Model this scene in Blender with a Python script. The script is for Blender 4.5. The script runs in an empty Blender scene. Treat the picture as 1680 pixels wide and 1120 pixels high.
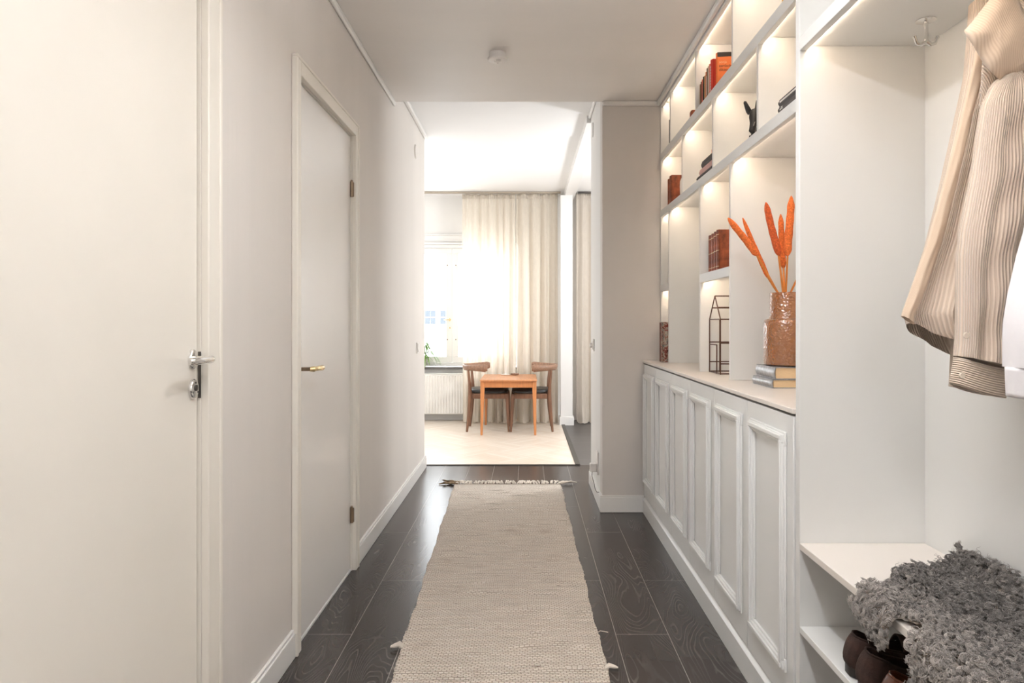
import bpy, math, random
import numpy as np
from mathutils import Vector, Matrix
random.seed(7)
R = math.radians
S = bpy.context.scene
C = S.collection

# ------------------------------------------------------------------ camera
cam_d = bpy.data.cameras.new('camera')
cam_d.lens = 24; cam_d.sensor_width = 36; cam_d.sensor_fit = 'HORIZONTAL'
cam_d.shift_x = -23/1680; cam_d.shift_y = -31/1680
cam_d.clip_start = .05; cam_d.clip_end = 200
cam = bpy.data.objects.new('camera', cam_d); C.objects.link(cam)
cam.location = (0, 0, 1.2); cam.rotation_euler = (R(90), 0, 0)
S.camera = cam
# ------------------------------------------------------------------ world
W = bpy.data.worlds.new('sky'); S.world = W; W.use_nodes = True
bg = W.node_tree.nodes['Background']
bg.inputs[0].default_value = (.93, .97, 1.0, 1); bg.inputs[1].default_value = 3.6
S.view_settings.view_transform = 'Standard'; S.view_settings.look = 'None'
S.view_settings.gamma = 1; S.view_settings.use_curve_mapping = False
S.view_settings.exposure = 1.25

LED_STRENGTH = 15.0
LED_COL = (1.0, .79, .60)
def portal(name, loc, rot, sx, sy):
    l = bpy.data.lights.new(name, 'AREA'); l.shape = 'RECTANGLE'; l.size = sx; l.size_y = sy
    l.cycles.is_portal = True
    o = bpy.data.objects.new(name, l); o.location = loc; o.rotation_euler = rot; C.objects.link(o)
portal('window_portal', (-1.65, 8.62, 1.45), (R(-90), 0, 0), 3.2, 1.8)
portal('kitchen_window_portal', (2.3, 8.62, 1.45), (R(-90), 0, 0), 1.6, 1.8)
def fill_point(name, loc, power, col, rad):
    """bare point light added out of view to brighten a room"""
    l = bpy.data.lights.new(name, 'POINT'); l.energy = power; l.color = col; l.shadow_soft_size = rad
    o = bpy.data.objects.new(name, l); o.location = loc; C.objects.link(o)
def fill_strips(name, y0, y1, z, down, up, col):
    """pair of area strips added out of view, filling the hall down and up"""
    for nm, p, zz, rx in (('_down', down, z-.012, 0), ('_up', up, z+.012, 180)):
        l = bpy.data.lights.new(name+nm, 'AREA'); l.shape = 'RECTANGLE'; l.size = .07; l.size_y = y1-y0; l.energy = p; l.color = col
        o = bpy.data.objects.new(name+nm, l); o.location = (FILL_X, (y0+y1)/2, zz); o.rotation_euler = (R(rx), 0, 0); C.objects.link(o)
FILL_X = .14
fill_strips('hall_fill_light', .3, 2.04, 2.20, 6.0, 10, (.955, .975, 1))  # added fill above the view, lifts the hallway
fill_strips('hall_fill_light_rear', -2.2, -.6, 2.20, 10, 5, (.955, .975, 1))  # added fill behind the camera
fill_point('dining_fill_light', (-1.9, 6.6, 2.1), 9, (.97, .985, 1), .2)  # added fill in the unseen side of the dining room
fill_point('kitchen_fill_light', (1.7, 6.0, 1.75), 46, (.97, .985, 1), .2)  # added fill, brightens the far left wall from the right

# ------------------------------------------------------------------ materials
def new_mat(name):
    m = bpy.data.materials.new(name); m.use_nodes = True
    nt = m.node_tree; return m, nt, nt.nodes['Principled BSDF']
def srgb(r, g, b):
    f = lambda c: (c/255/12.92) if c/255 <= .04045 else ((c/255+.055)/1.055)**2.4
    return (f(r), f(g), f(b), 1)
def node(nt, t, **kw):
    n = nt.nodes.new(t)
    for k, v in kw.items():
        if k.startswith('i_'): n.inputs[k[2:].replace('_', ' ')].default_value = v
        else: setattr(n, k, v)
    return n
def plain(name, col, rough=.5, metal=0, spec=.5, nscale=None, namt=.06, bump=0, bscale=60, coat=0, stretch=(1,1,1)):
    m, nt, b = new_mat(name)
    b.inputs['Roughness'].default_value = rough; b.inputs['Metallic'].default_value = metal
    b.inputs['Specular IOR Level'].default_value = spec
    b.inputs['Coat Weight'].default_value = coat
    L = nt.links
    tc = node(nt, 'ShaderNodeTexCoord'); mp = node(nt, 'ShaderNodeMapping'); mp.inputs['Scale'].default_value = stretch
    L.new(tc.outputs['Object'], mp.inputs[0])
    nz = node(nt, 'ShaderNodeTexNoise'); nz.inputs['Scale'].default_value = nscale or 6; nz.inputs['Detail'].default_value = 5
    L.new(mp.outputs[0], nz.inputs['Vector'])
    rp = node(nt, 'ShaderNodeValToRGB')
    lo = tuple(c*(1-namt) for c in col[:3])+(1,); hi = tuple(min(1, c*(1+namt)) for c in col[:3])+(1,)
    rp.color_ramp.elements[0].position = .3; rp.color_ramp.elements[1].position = .7
    rp.color_ramp.elements[0].color = lo; rp.color_ramp.elements[1].color = hi
    L.new(nz.outputs[0], rp.inputs[0]); L.new(rp.outputs[0], b.inputs['Base Color'])
    if bump:
        n2 = node(nt, 'ShaderNodeTexNoise'); n2.inputs['Scale'].default_value = bscale; n2.inputs['Detail'].default_value = 4
        L.new(mp.outputs[0], n2.inputs['Vector'])
        bp = node(nt, 'ShaderNodeBump'); bp.inputs['Strength'].default_value = bump; bp.inputs['Distance'].default_value = .004
        L.new(n2.outputs[0], bp.inputs['Height']); L.new(bp.outputs[0], b.inputs['Normal'])
    return m
M = {}
M['wall'] = plain('wall_paint', srgb(224, 218, 212), .62, spec=.35, nscale=2.2, namt=.03, bump=.25, bscale=26, stretch=(1, 1.6, .16))
M['wall_room'] = plain('room_wall_paint', srgb(232, 230, 227), .7, nscale=3, namt=.02)
M['wall_far'] = plain('end_wall_shaded_paint', srgb(216, 210, 205), .7, nscale=3, namt=.02)  # slightly darker than the hall walls: shade put into the colour
M['ceil'] = plain('ceiling_paint', srgb(237, 233, 229), .5, nscale=2, namt=.02, bump=.12, bscale=7, stretch=(.5, 2, 1))
M['ceil_room'] = plain('room_ceiling_paint', srgb(242, 241, 240), .7, nscale=3, namt=.01)
M['trim'] = plain('trim_paint', srgb(236, 234, 231), .4, nscale=3, namt=.01)
M['door'] = plain('door_paint', srgb(236, 230, 220), .42, nscale=3, namt=.015)
M['door_b'] = plain('inner_door_paint', srgb(238, 235, 231), .27, nscale=3, namt=.012)
M['cab'] = plain('cabinet_lacquer', srgb(232, 232, 230), .4, nscale=4, namt=.01)
M['shelf'] = plain('bookcase_paint', srgb(231, 230, 227), .45, nscale=4, namt=.01)
M['worktop'] = plain('worktop_paint', srgb(232, 224, 216), .35, nscale=4, namt=.01)
M['chrome'] = plain('polished_chrome', (.8, .79, .77, 1), .13, 1, nscale=30, namt=.02)
M['brass'] = plain('brass', (.80, .62, .33, 1), .22, 1)
M['bronze'] = plain('old_bronze', (.30, .22, .15, 1), .4, .9)
M['steel_dark'] = plain('dark_steel', (.12, .11, .10, 1), .45, .8)
M['black'] = plain('black', (.012, .011, .011, 1), .5, nscale=20, namt=.3)
M['leather_black'] = plain('black_leather', (.018, .017, .017, 1), .36, nscale=40, namt=.2, bump=.2, bscale=200)
M['plastic'] = plain('white_plastic', srgb(232, 228, 224), .35)
M['radiator'] = plain('radiator_enamel', srgb(240, 238, 233), .35)
M['paper'] = plain('paper_pages', srgb(238, 205, 160), .8, nscale=90, namt=.08, stretch=(1, 1, 25))
M['paper_white'] = plain('white_paper_pages', srgb(235, 228, 215), .8, nscale=90, namt=.05)
M['silver'] = plain('silver_cloth', srgb(168, 168, 170), .36, .55, nscale=60, namt=.25, bump=.1, bscale=300)
M['cloth_dark'] = plain('charcoal_cloth', srgb(62, 56, 54), .7, nscale=60, namt=.2)
M['cloth_pink'] = plain('pink_cloth', srgb(214, 172, 164), .7)
M['orange'] = plain('orange_board', srgb(245, 128, 62), .5, nscale=6, namt=.05)
M['red'] = plain('coral_red_board', srgb(222, 62, 45), .45, nscale=10, namt=.12)
M['leather_book'] = plain('brown_bookbinding', srgb(150, 74, 42), .5, nscale=28, namt=.55, bump=.25, bscale=90)
M['gold'] = plain('gilt', (.85, .66, .38, 1), .3, .8)
M['marble_paper'] = None
M['reed'] = plain('orange_reed_fluff', srgb(238, 118, 56), .9, nscale=160, namt=.3, bump=.5, bscale=420)
M['stem'] = plain('straw_stem', srgb(222, 134, 58), .6, nscale=60, namt=.2, stretch=(1, 1, .2))
M['wire'] = plain('copper_wire', srgb(96, 66, 52), .4, .6)
M['teak'] = plain('teak', srgb(204, 138, 90), .38, nscale=9, namt=.16, bump=.1, bscale=50, stretch=(6, 1, 1), coat=.15)
M['teak_v'] = plain('teak_legs', srgb(206, 136, 84), .4, nscale=9, namt=.14, stretch=(6, 6, .6), coat=.15)
M['walnut'] = plain('smoked_oak', srgb(128, 92, 70), .45, nscale=10, namt=.22, stretch=(5, 5, .7))
M['walnut_rest'] = plain('smoked_oak_backrest', srgb(148, 114, 92), .42, nscale=10, namt=.25, stretch=(5, .8, 5))
M['leaf'] = plain('leaf', srgb(108, 146, 66), .5, nscale=12, namt=.3)
M['pot'] = plain('clay_pot', srgb(205, 200, 190), .6)
M['ceramic'] = plain('white_ceramic', srgb(240, 236, 228), .25)
M['sill'] = plain('dark_stone_sill', srgb(92, 88, 86), .3, nscale=30, namt=.25)
M['suede'] = plain('dark_brown_suede', srgb(58, 38, 31), .85, nscale=45, namt=.35, bump=.35, bscale=260)
M['shoe_leather'] = plain('brown_leather', srgb(112, 60, 38), .32, nscale=25, namt=.3)
M['shoe_lining'] = plain('tan_lining', srgb(128, 68, 36), .6)
M['heel'] = plain('stacked_heel', srgb(40, 33, 30), .4, nscale=20, namt=.3, stretch=(1, 1, 12))
M['facade'] = plain('facade_render', srgb(235, 235, 232), .9)
M['facade_glass'] = plain('facade_panes', srgb(64, 72, 80), .3)
M['yellow'] = plain('yellow_board', srgb(240, 180, 40), .5)
M['fringe'] = plain('cotton_fringe', srgb(222, 212, 200), .9, nscale=14, namt=.2)
M['fringe_dark'] = plain('soiled_fringe', srgb(150, 130, 104), .9, nscale=30, namt=.5)
M['track'] = plain('curtain_track_metal', srgb(175, 165, 150), .4, .5)

def emit(name, col, st):
    m = bpy.data.materials.new(name); m.use_nodes = True; nt = m.node_tree
    nt.nodes.remove(nt.nodes['Principled BSDF'])
    e = nt.nodes.new('ShaderNodeEmission'); e.inputs[0].default_value = (*col, 1); e.inputs[1].default_value = st
    nt.links.new(e.outputs[0], nt.nodes['Material Output'].inputs[0]); return m
M['led'] = emit('led_diode_strip', LED_COL, LED_STRENGTH)
M['led_alcove'] = emit('alcove_led_diode_strip', LED_COL, LED_STRENGTH*1.0)
M['opal'] = emit('added_lamp_glow', (1, .94, .87), 3)  # glow meant for the added lamps, on no object

def glass_pane():
    m = bpy.data.materials.new('window_glass'); m.use_nodes = True; nt = m.node_tree
    nt.nodes.remove(nt.nodes['Principled BSDF'])
    t = nt.nodes.new('ShaderNodeBsdfTransparent'); g = nt.nodes.new('ShaderNodeBsdfGlossy'); g.inputs['Roughness'].default_value = .02
    mx = nt.nodes.new('ShaderNodeMixShader'); mx.inputs[0].default_value = .06
    nt.links.new(t.outputs[0], mx.inputs[1]); nt.links.new(g.outputs[0], mx.inputs[2])
    nt.links.new(mx.outputs[0], nt.nodes['Material Output'].inputs[0]); return m
M['glass'] = glass_pane()

def vase_glass():
    m, nt, b = new_mat('amber_hammered_glass'); L = nt.links
    b.inputs['Base Color'].default_value = srgb(204, 130, 66)
    b.inputs['Roughness'].default_value = .06; b.inputs['Transmission Weight'].default_value = .5
    b.inputs['IOR'].default_value = 1.5; b.inputs['Specular IOR Level'].default_value = .9
    b.inputs['Coat Weight'].default_value = 1; b.inputs['Coat Roughness'].default_value = .04; b.inputs['Coat IOR'].default_value = 1.8
    tc = node(nt, 'ShaderNodeTexCoord')
    v = node(nt, 'ShaderNodeTexVoronoi'); v.inputs['Scale'].default_value = 115; v.feature = 'SMOOTH_F1'; v.inputs['Smoothness'].default_value = .3
    bp = node(nt, 'ShaderNodeBump'); bp.inputs['Strength'].default_value = 1; bp.inputs['Distance'].default_value = .0021
    L.new(tc.outputs['Object'], v.inputs['Vector']); L.new(v.outputs['Distance'], bp.inputs['Height'])
    L.new(bp.outputs[0], b.inputs['Normal']); L.new(bp.outputs[0], b.inputs['Coat Normal']); return m
M['vase'] = vase_glass()

def marbled(name='marbled_paper'):
    m, nt, b = new_mat(name); b.inputs['Roughness'].default_value = .5
    tc = node(nt, 'ShaderNodeTexCoord')
    nz = node(nt, 'ShaderNodeTexNoise'); nz.inputs['Scale'].default_value = 22; nz.inputs['Detail'].default_value = 6; nz.inputs['Distortion'].default_value = 2.2
    rp = node(nt, 'ShaderNodeValToRGB'); cr = rp.color_ramp
    cols = [(.30, srgb(48, 40, 36)), (.42, srgb(140, 60, 44)), (.5, srgb(196, 180, 160)), (.56, srgb(120, 122, 116)), (.66, srgb(170, 60, 50)), (.75, srgb(90, 70, 60))]
    cr.elements[0].position, cr.elements[0].color = cols[0]; cr.elements[1].position, cr.elements[1].color = cols[-1]
    for p, c in cols[1:-1]:
        e = cr.elements.new(p); e.color = c
    nt.links.new(tc.outputs['Object'], nz.inputs['Vector']); nt.links.new(nz.outputs[0], rp.inputs[0]); nt.links.new(rp.outputs[0], b.inputs['Base Color'])
    return m
M['marble_paper'] = marbled()

def plank_floor():
    m, nt, b = new_mat('dark_oak_planks'); L = nt.links
    tc = node(nt, 'ShaderNodeTexCoord'); sp = node(nt, 'ShaderNodeSeparateXYZ'); L.new(tc.outputs['Object'], sp.inputs[0])
    ax = node(nt, 'ShaderNodeMath', operation='ADD'); ax.inputs[1].default_value = .061 + .203*20; L.new(sp.outputs[0], ax.inputs[0])
    ay = node(nt, 'ShaderNodeMath', operation='ADD'); ay.inputs[1].default_value = 10.9; L.new(sp.outputs[1], ay.inputs[0])
    cb = node(nt, 'ShaderNodeCombineXYZ'); L.new(ay.outputs[0], cb.inputs[0]); L.new(ax.outputs[0], cb.inputs[1])
    br = node(nt, 'ShaderNodeTexBrick'); br.offset = .43; br.offset_frequency = 2; br.squash = 1
    br.inputs['Scale'].default_value = 1; br.inputs['Brick Width'].default_value = 1.28; br.inputs['Row Height'].default_value = .203
    br.inputs['Mortar Size'].default_value = .0013; br.inputs['Mortar Smooth'].default_value = .1
    br.inputs['Color1'].default_value = (0, 0, 0, 1); br.inputs['Color2'].default_value = (1, 1, 1, 1); br.inputs['Mortar'].default_value = (.5, .5, .5, 1)
    L.new(cb.outputs[0], br.inputs['Vector'])
    # grain contours
    mp = node(nt, 'ShaderNodeMapping'); mp.inputs['Scale'].default_value = (5.5, 1.15, 1); L.new(tc.outputs['Object'], mp.inputs[0])
    off = node(nt, 'ShaderNodeVectorMath', operation='SCALE'); off.inputs['Scale'].default_value = 37.0; L.new(br.outputs['Color'], off.inputs[0])
    add = node(nt, 'ShaderNodeVectorMath', operation='ADD'); L.new(mp.outputs[0], add.inputs[0]); L.new(off.outputs[0], add.inputs[1])
    nz = node(nt, 'ShaderNodeTexNoise'); nz.inputs['Scale'].default_value = 1.1; nz.inputs['Detail'].default_value = 1.6; nz.inputs['Roughness'].default_value = .4; nz.inputs['Distortion'].default_value = .25
    L.new(add.outputs[0], nz.inputs['Vector'])
    fn = node(nt, 'ShaderNodeTexNoise'); fn.inputs['Scale'].default_value = 14; fn.inputs['Detail'].default_value = 2; L.new(add.outputs[0], fn.inputs['Vector'])
    fa = node(nt, 'ShaderNodeMath', operation='MULTIPLY'); fa.inputs[1].default_value = 2.2; L.new(fn.outputs[0], fa.inputs[0])
    mu = node(nt, 'ShaderNodeMath', operation='MULTIPLY_ADD'); mu.inputs[1].default_value = 250; L.new(nz.outputs[0], mu.inputs[0]); L.new(fa.outputs[0], mu.inputs[2])
    si = node(nt, 'ShaderNodeMath', operation='SINE'); L.new(mu.outputs[0], si.inputs[0])
    r1 = node(nt, 'ShaderNodeValToRGB'); r1.color_ramp.elements[0].position = .62; r1.color_ramp.elements[1].position = .98
    r1.color_ramp.elements[0].color = (0, 0, 0, 1); r1.color_ramp.elements[1].color = (1, 1, 1, 1); L.new(si.outputs[0], r1.inputs[0])
    # break the figure up in patches
    pn = node(nt, 'ShaderNodeTexNoise'); pn.inputs['Scale'].default_value = 2.0; L.new(add.outputs[0], pn.inputs['Vector'])
    pr = node(nt, 'ShaderNodeMapRange'); pr.inputs[1].default_value = .38; pr.inputs[2].default_value = .68; pr.inputs[3].default_value = .05; pr.inputs[4].default_value = .32; L.new(pn.outputs[0], pr.inputs[0])
    gm = node(nt, 'ShaderNodeMath', operation='MULTIPLY'); L.new(r1.outputs[0], gm.inputs[0]); L.new(pr.outputs[0], gm.inputs[1])
    base = node(nt, 'ShaderNodeMix', data_type='RGBA'); base.inputs['A'].default_value = srgb(50, 44, 42); base.inputs['B'].default_value = srgb(72, 64, 61); L.new(br.outputs['Color'], base.inputs['Factor'])
    c2 = node(nt, 'ShaderNodeMix', data_type='RGBA'); c2.inputs['B'].default_value = srgb(138, 131, 126); L.new(base.outputs['Result'], c2.inputs['A']); L.new(gm.outputs[0], c2.inputs['Factor'])
    c3 = node(nt, 'ShaderNodeMix', data_type='RGBA'); c3.inputs['B'].default_value = srgb(150, 144, 138); L.new(c2.outputs['Result'], c3.inputs['A']); L.new(br.outputs['Fac'], c3.inputs['Factor'])
    L.new(c3.outputs['Result'], b.inputs['Base Color'])
    b.inputs['Roughness'].default_value = .25; b.inputs['Specular IOR Level'].default_value = .5
    bp = node(nt, 'ShaderNodeBump'); bp.inputs['Strength'].default_value = .25; bp.inputs['Distance'].default_value = .0008
    L.new(gm.outputs[0], bp.inputs['Height']); L.new(bp.outputs[0], b.inputs['Normal'])
    return m
M['planks'] = plank_floor()

def parquet():
    m, nt, b = new_mat('pale_parquet'); L = nt.links
    tc = node(nt, 'ShaderNodeTexCoord'); mp = node(nt, 'ShaderNodeMapping'); mp.inputs['Rotation'].default_value = (0, 0, R(45)); L.new(tc.outputs['Object'], mp.inputs[0])
    ck = node(nt, 'ShaderNodeTexChecker'); ck.inputs['Scale'].default_value = 1/.36; L.new(mp.outputs[0], ck.inputs['Vector'])
    sp = node(nt, 'ShaderNodeSeparateXYZ'); L.new(mp.outputs[0], sp.inputs[0])
    cb = node(nt, 'ShaderNodeCombineXYZ'); L.new(sp.outputs[1], cb.inputs[0]); L.new(sp.outputs[0], cb.inputs[1])
    vm = node(nt, 'ShaderNodeMix', data_type='VECTOR'); L.new(ck.outputs['Fac'], vm.inputs['Factor']); L.new(mp.outputs[0], vm.inputs['A']); L.new(cb.outputs[0], vm.inputs['B'])
    br = node(nt, 'ShaderNodeTexBrick'); br.offset = 0; br.inputs['Scale'].default_value = 1; br.inputs['Brick Width'].default_value = .36; br.inputs['Row Height'].default_value = .06; br.inputs['Mortar Size'].default_value = .0012
    br.inputs['Color1'].default_value = srgb(238, 226, 212); br.inputs['Color2'].default_value = srgb(228, 212, 194); br.inputs['Mortar'].default_value = srgb(200, 180, 158)
    L.new(vm.outputs['Result'], br.inputs['Vector']); L.new(br.outputs['Color'], b.inputs['Base Color'])
    b.inputs['Roughness'].default_value = .3
    return m
M['parquet'] = parquet()

def tiles():
    m, nt, b = new_mat('slate_tiles'); L = nt.links
    tc = node(nt, 'ShaderNodeTexCoord')
    br = node(nt, 'ShaderNodeTexBrick'); br.offset = 0; br.inputs['Scale'].default_value = 1; br.inputs['Brick Width'].default_value = .4; br.inputs['Row Height'].default_value = .4; br.inputs['Mortar Size'].default_value = .002
    br.inputs['Color1'].default_value = srgb(84, 80, 79); br.inputs['Color2'].default_value = srgb(92, 88, 86); br.inputs['Mortar'].default_value = srgb(110, 106, 103)
    L.new(tc.outputs['Object'], br.inputs['Vector']); L.new(br.outputs['Color'], b.inputs['Base Color']); b.inputs['Roughness'].default_value = .4
    return m
M['tiles'] = tiles()

def rug_mat():
    m, nt, b = new_mat('woven_cotton'); L = nt.links
    tc = node(nt, 'ShaderNodeTexCoord')
    dn = node(nt, 'ShaderNodeTexNoise'); dn.inputs['Scale'].default_value = 9; L.new(tc.outputs['Object'], dn.inputs['Vector'])
    sc = node(nt, 'ShaderNodeVectorMath', operation='SCALE'); sc.inputs['Scale'].default_value = .03; L.new(dn.outputs['Color'], sc.inputs[0])
    ad = node(nt, 'ShaderNodeVectorMath', operation='ADD'); L.new(tc.outputs['Object'], ad.inputs[0]); L.new(sc.outputs[0], ad.inputs[1])
    br = node(nt, 'ShaderNodeTexBrick'); br.offset = .5; br.inputs['Scale'].default_value = 1; br.inputs['Brick Width'].default_value = .019; br.inputs['Row Height'].default_value = .0105
    br.inputs['Mortar Size'].default_value = .0026; br.inputs['Mortar Smooth'].default_value = 1
    br.inputs['Color1'].default_value = srgb(250, 241, 230); br.inputs['Color2'].default_value = srgb(244, 232, 219); br.inputs['Mortar'].default_value = srgb(206, 188, 170)
    L.new(ad.outputs[0], br.inputs['Vector'])
    mp = node(nt, 'ShaderNodeMapping'); mp.inputs['Scale'].default_value = (2, 22, 1); L.new(tc.outputs['Object'], mp.inputs[0])
    rn = node(nt, 'ShaderNodeTexNoise'); rn.inputs['Scale'].default_value = 3; rn.inputs['Detail'].default_value = 5; L.new(mp.outputs[0], rn.inputs['Vector'])
    rr = node(nt, 'ShaderNodeMapRange'); rr.inputs[1].default_value = .3; rr.inputs[2].default_value = .7; rr.inputs[3].default_value = .92; rr.inputs[4].default_value = 1.1; L.new(rn.outputs[0], rr.inputs[0])
    # stains
    sn = node(nt, 'ShaderNodeTexNoise'); sn.inputs['Scale'].default_value = 4; sn.inputs['Detail'].default_value = 6; L.new(tc.outputs['Object'], sn.inputs['Vector'])
    sr = node(nt, 'ShaderNodeMapRange'); sr.inputs[1].default_value = .62; sr.inputs[2].default_value = .75; sr.inputs[3].default_value = 0; sr.inputs[4].default_value = .35; L.new(sn.outputs[0], sr.inputs[0])
    ml = node(nt, 'ShaderNodeVectorMath', operation='SCALE'); L.new(br.outputs['Color'], ml.inputs[0]); L.new(rr.outputs[0], ml.inputs['Scale'])
    mx = node(nt, 'ShaderNodeMix', data_type='RGBA'); mx.inputs['B'].default_value = srgb(176, 146, 124); L.new(ml.outputs[0], mx.inputs['A']); L.new(sr.outputs[0], mx.inputs['Factor'])
    m3 = node(nt, 'ShaderNodeMapping'); m3.inputs['Scale'].default_value = (16, 55, 1); L.new(tc.outputs['Object'], m3.inputs[0])
    n3 = node(nt, 'ShaderNodeTexNoise'); n3.inputs['Scale'].default_value = 1; n3.inputs['Detail'].default_value = 2; L.new(m3.outputs[0], n3.inputs['Vector'])
    s3 = node(nt, 'ShaderNodeMapRange'); s3.inputs[1].default_value = .70; s3.inputs[2].default_value = .76; s3.inputs[4].default_value = .6; L.new(n3.outputs[0], s3.inputs[0])
    x3 = node(nt, 'ShaderNodeMix', data_type='RGBA'); x3.inputs['B'].default_value = srgb(128, 96, 74); L.new(mx.outputs['Result'], x3.inputs['A']); L.new(s3.outputs[0], x3.inputs['Factor'])
    L.new(x3.outputs['Result'], b.inputs['Base Color']); b.inputs['Roughness'].default_value = .95; b.inputs['Specular IOR Level'].default_value = .1
    bp = node(nt, 'ShaderNodeBump'); bp.inputs['Strength'].default_value = 1; bp.inputs['Distance'].default_value = .006; bp.invert = True
    L.new(br.outputs['Fac'], bp.inputs['Height'])
    b2 = node(nt, 'ShaderNodeBump'); b2.inputs['Strength'].default_value = .6; b2.inputs['Distance'].default_value = .004
    L.new(rn.outputs[0], b2.inputs['Height']); L.new(bp.outputs[0], b2.inputs['Normal']); L.new(b2.outputs[0], b.inputs['Normal'])
    return m
M['rug'] = rug_mat()

def cloth(name, col, trans=.45, clear=0.0, line=0, along='U', line2=None):
    m = bpy.data.materials.new(name); m.use_nodes = True; nt = m.node_tree; L = nt.links
    nt.nodes.remove(nt.nodes['Principled BSDF'])
    d = nt.nodes.new('ShaderNodeBsdfDiffuse'); t = nt.nodes.new('ShaderNodeBsdfTranslucent'); tr = nt.nodes.new('ShaderNodeBsdfTransparent')
    d.inputs[0].default_value = col; t.inputs[0].default_value = col
    tc = node(nt, 'ShaderNodeTexCoord'); nz = node(nt, 'ShaderNodeTexNoise'); nz.inputs['Scale'].default_value = 120; nz.inputs['Detail'].default_value = 4
    mp = node(nt, 'ShaderNodeMapping'); mp.inputs['Scale'].default_value = (1, 1, .15); L.new(tc.outputs['Object'], mp.inputs[0]); L.new(mp.outputs[0], nz.inputs['Vector'])
    hs = node(nt, 'ShaderNodeMapRange'); hs.inputs[3].default_value = .9; hs.inputs[4].default_value = 1.1; L.new(nz.outputs[0], hs.inputs[0])
    ml = node(nt, 'ShaderNodeVectorMath', operation='SCALE'); ml.inputs[0].default_value = col[:3]; L.new(hs.outputs[0], ml.inputs['Scale'])
    L.new(ml.outputs[0], d.inputs[0]); L.new(ml.outputs[0], t.inputs[0])
    m1 = nt.nodes.new('ShaderNodeMixShader'); m1.inputs[0].default_value = trans
    m2 = nt.nodes.new('ShaderNodeMixShader'); m2.inputs[0].default_value = clear
    L.new(d.outputs[0], m1.inputs[1]); L.new(t.outputs[0], m1.inputs[2]); L.new(m1.outputs[0], m2.inputs[1]); L.new(tr.outputs[0], m2.inputs[2])
    L.new(m2.outputs[0], nt.nodes['Material Output'].inputs[0]); return m
M['curtain'] = cloth('linen_curtain', srgb(234, 225, 212), .38, .02)
M['curtain_shaded'] = cloth('shaded_linen_curtain', srgb(222, 212, 200), .3, .02)  # same linen, with the dimness beyond the post put into its colour

def corduroy(name, ca, cb, n, axis=0, bump=.8):
    m, nt, b = new_mat(name); L = nt.links
    uv = node(nt, 'ShaderNodeUVMap'); sp = node(nt, 'ShaderNodeSeparateXYZ'); L.new(uv.outputs[0], sp.inputs[0])
    nz = node(nt, 'ShaderNodeTexNoise'); nz.inputs['Scale'].default_value = 5; L.new(uv.outputs[0], nz.inputs['Vector'])
    na = node(nt, 'ShaderNodeMath', operation='MULTIPLY_ADD'); na.inputs[1].default_value = .0015; L.new(nz.outputs[0], na.inputs[0]); L.new(sp.outputs[axis], na.inputs[2])
    mu = node(nt, 'ShaderNodeMath', operation='MULTIPLY'); mu.inputs[1].default_value = n*2*math.pi; L.new(na.outputs[0], mu.inputs[0])
    si = node(nt, 'ShaderNodeMath', operation='SINE'); L.new(mu.outputs[0], si.inputs[0])
    mr = node(nt, 'ShaderNodeMapRange'); mr.inputs[1].default_value = -.9; mr.inputs[2].default_value = .5; L.new(si.outputs[0], mr.inputs[0])
    mx = node(nt, 'ShaderNodeMix', data_type='RGBA'); mx.inputs['A'].default_value = ca; mx.inputs['B'].default_value = cb; L.new(mr.outputs[0], mx.inputs['Factor'])
    L.new(mx.outputs['Result'], b.inputs['Base Color'])
    bp = node(nt, 'ShaderNodeBump'); bp.inputs['Strength'].default_value = bump; bp.inputs['Distance'].default_value = .0015; L.new(si.outputs[0], bp.inputs['Height']); L.new(bp.outputs[0], b.inputs['Normal'])
    b.inputs['Roughness'].default_value = .85; b.inputs['Sheen Weight'].default_value = .3; b.inputs['Specular IOR Level'].default_value = .2
    return m
CA, CB = srgb(206, 185, 166), srgb(226, 207, 189)
M['cord_body'] = corduroy('beige_corduroy_body', CA, CB, 110)
M['cord_sleeve'] = corduroy('beige_corduroy_sleeve', CA, CB, 62)
M['cord_cuff'] = corduroy('beige_corduroy_cuff', CA, CB, 13, axis=1)
M['cord_collar'] = corduroy('beige_corduroy_collar', srgb(208, 184, 160), srgb(220, 198, 176), 55, bump=.2)
M['cotton_white'] = plain('white_cotton', srgb(232, 228, 230), .8, bump=.3, bscale=30)
M['button'] = plain('pearl_button', srgb(225, 210, 192), .25)
M['skin_hide'] = plain('hide', srgb(150, 136, 124), .9)

def fur_mat():
    m, nt, b = new_mat('curly_grey_wool'); L = nt.links
    at = node(nt, 'ShaderNodeAttribute', attribute_name='tip'); at2 = node(nt, 'ShaderNodeAttribute', attribute_name='tone')
    a = node(nt, 'ShaderNodeMix', data_type='RGBA'); a.inputs['A'].default_value = srgb(44, 38, 36); a.inputs['B'].default_value = srgb(206, 196, 188); L.new(at2.outputs['Fac'], a.inputs['Factor'])
    c = node(nt, 'ShaderNodeMix', data_type='RGBA'); c.inputs['B'].default_value = srgb(192, 184, 178); L.new(a.outputs['Result'], c.inputs['A'])
    mm = node(nt, 'ShaderNodeMath', operation='MULTIPLY'); mm.inputs[1].default_value = .42; L.new(at.outputs['Fac'], mm.inputs[0]); L.new(mm.outputs[0], c.inputs['Factor'])
    L.new(c.outputs['Result'], b.inputs['Base Color']); b.inputs['Roughness'].default_value = .55; b.inputs['Sheen Weight'].default_value = .2
    return m
M['fur'] = fur_mat()

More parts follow.
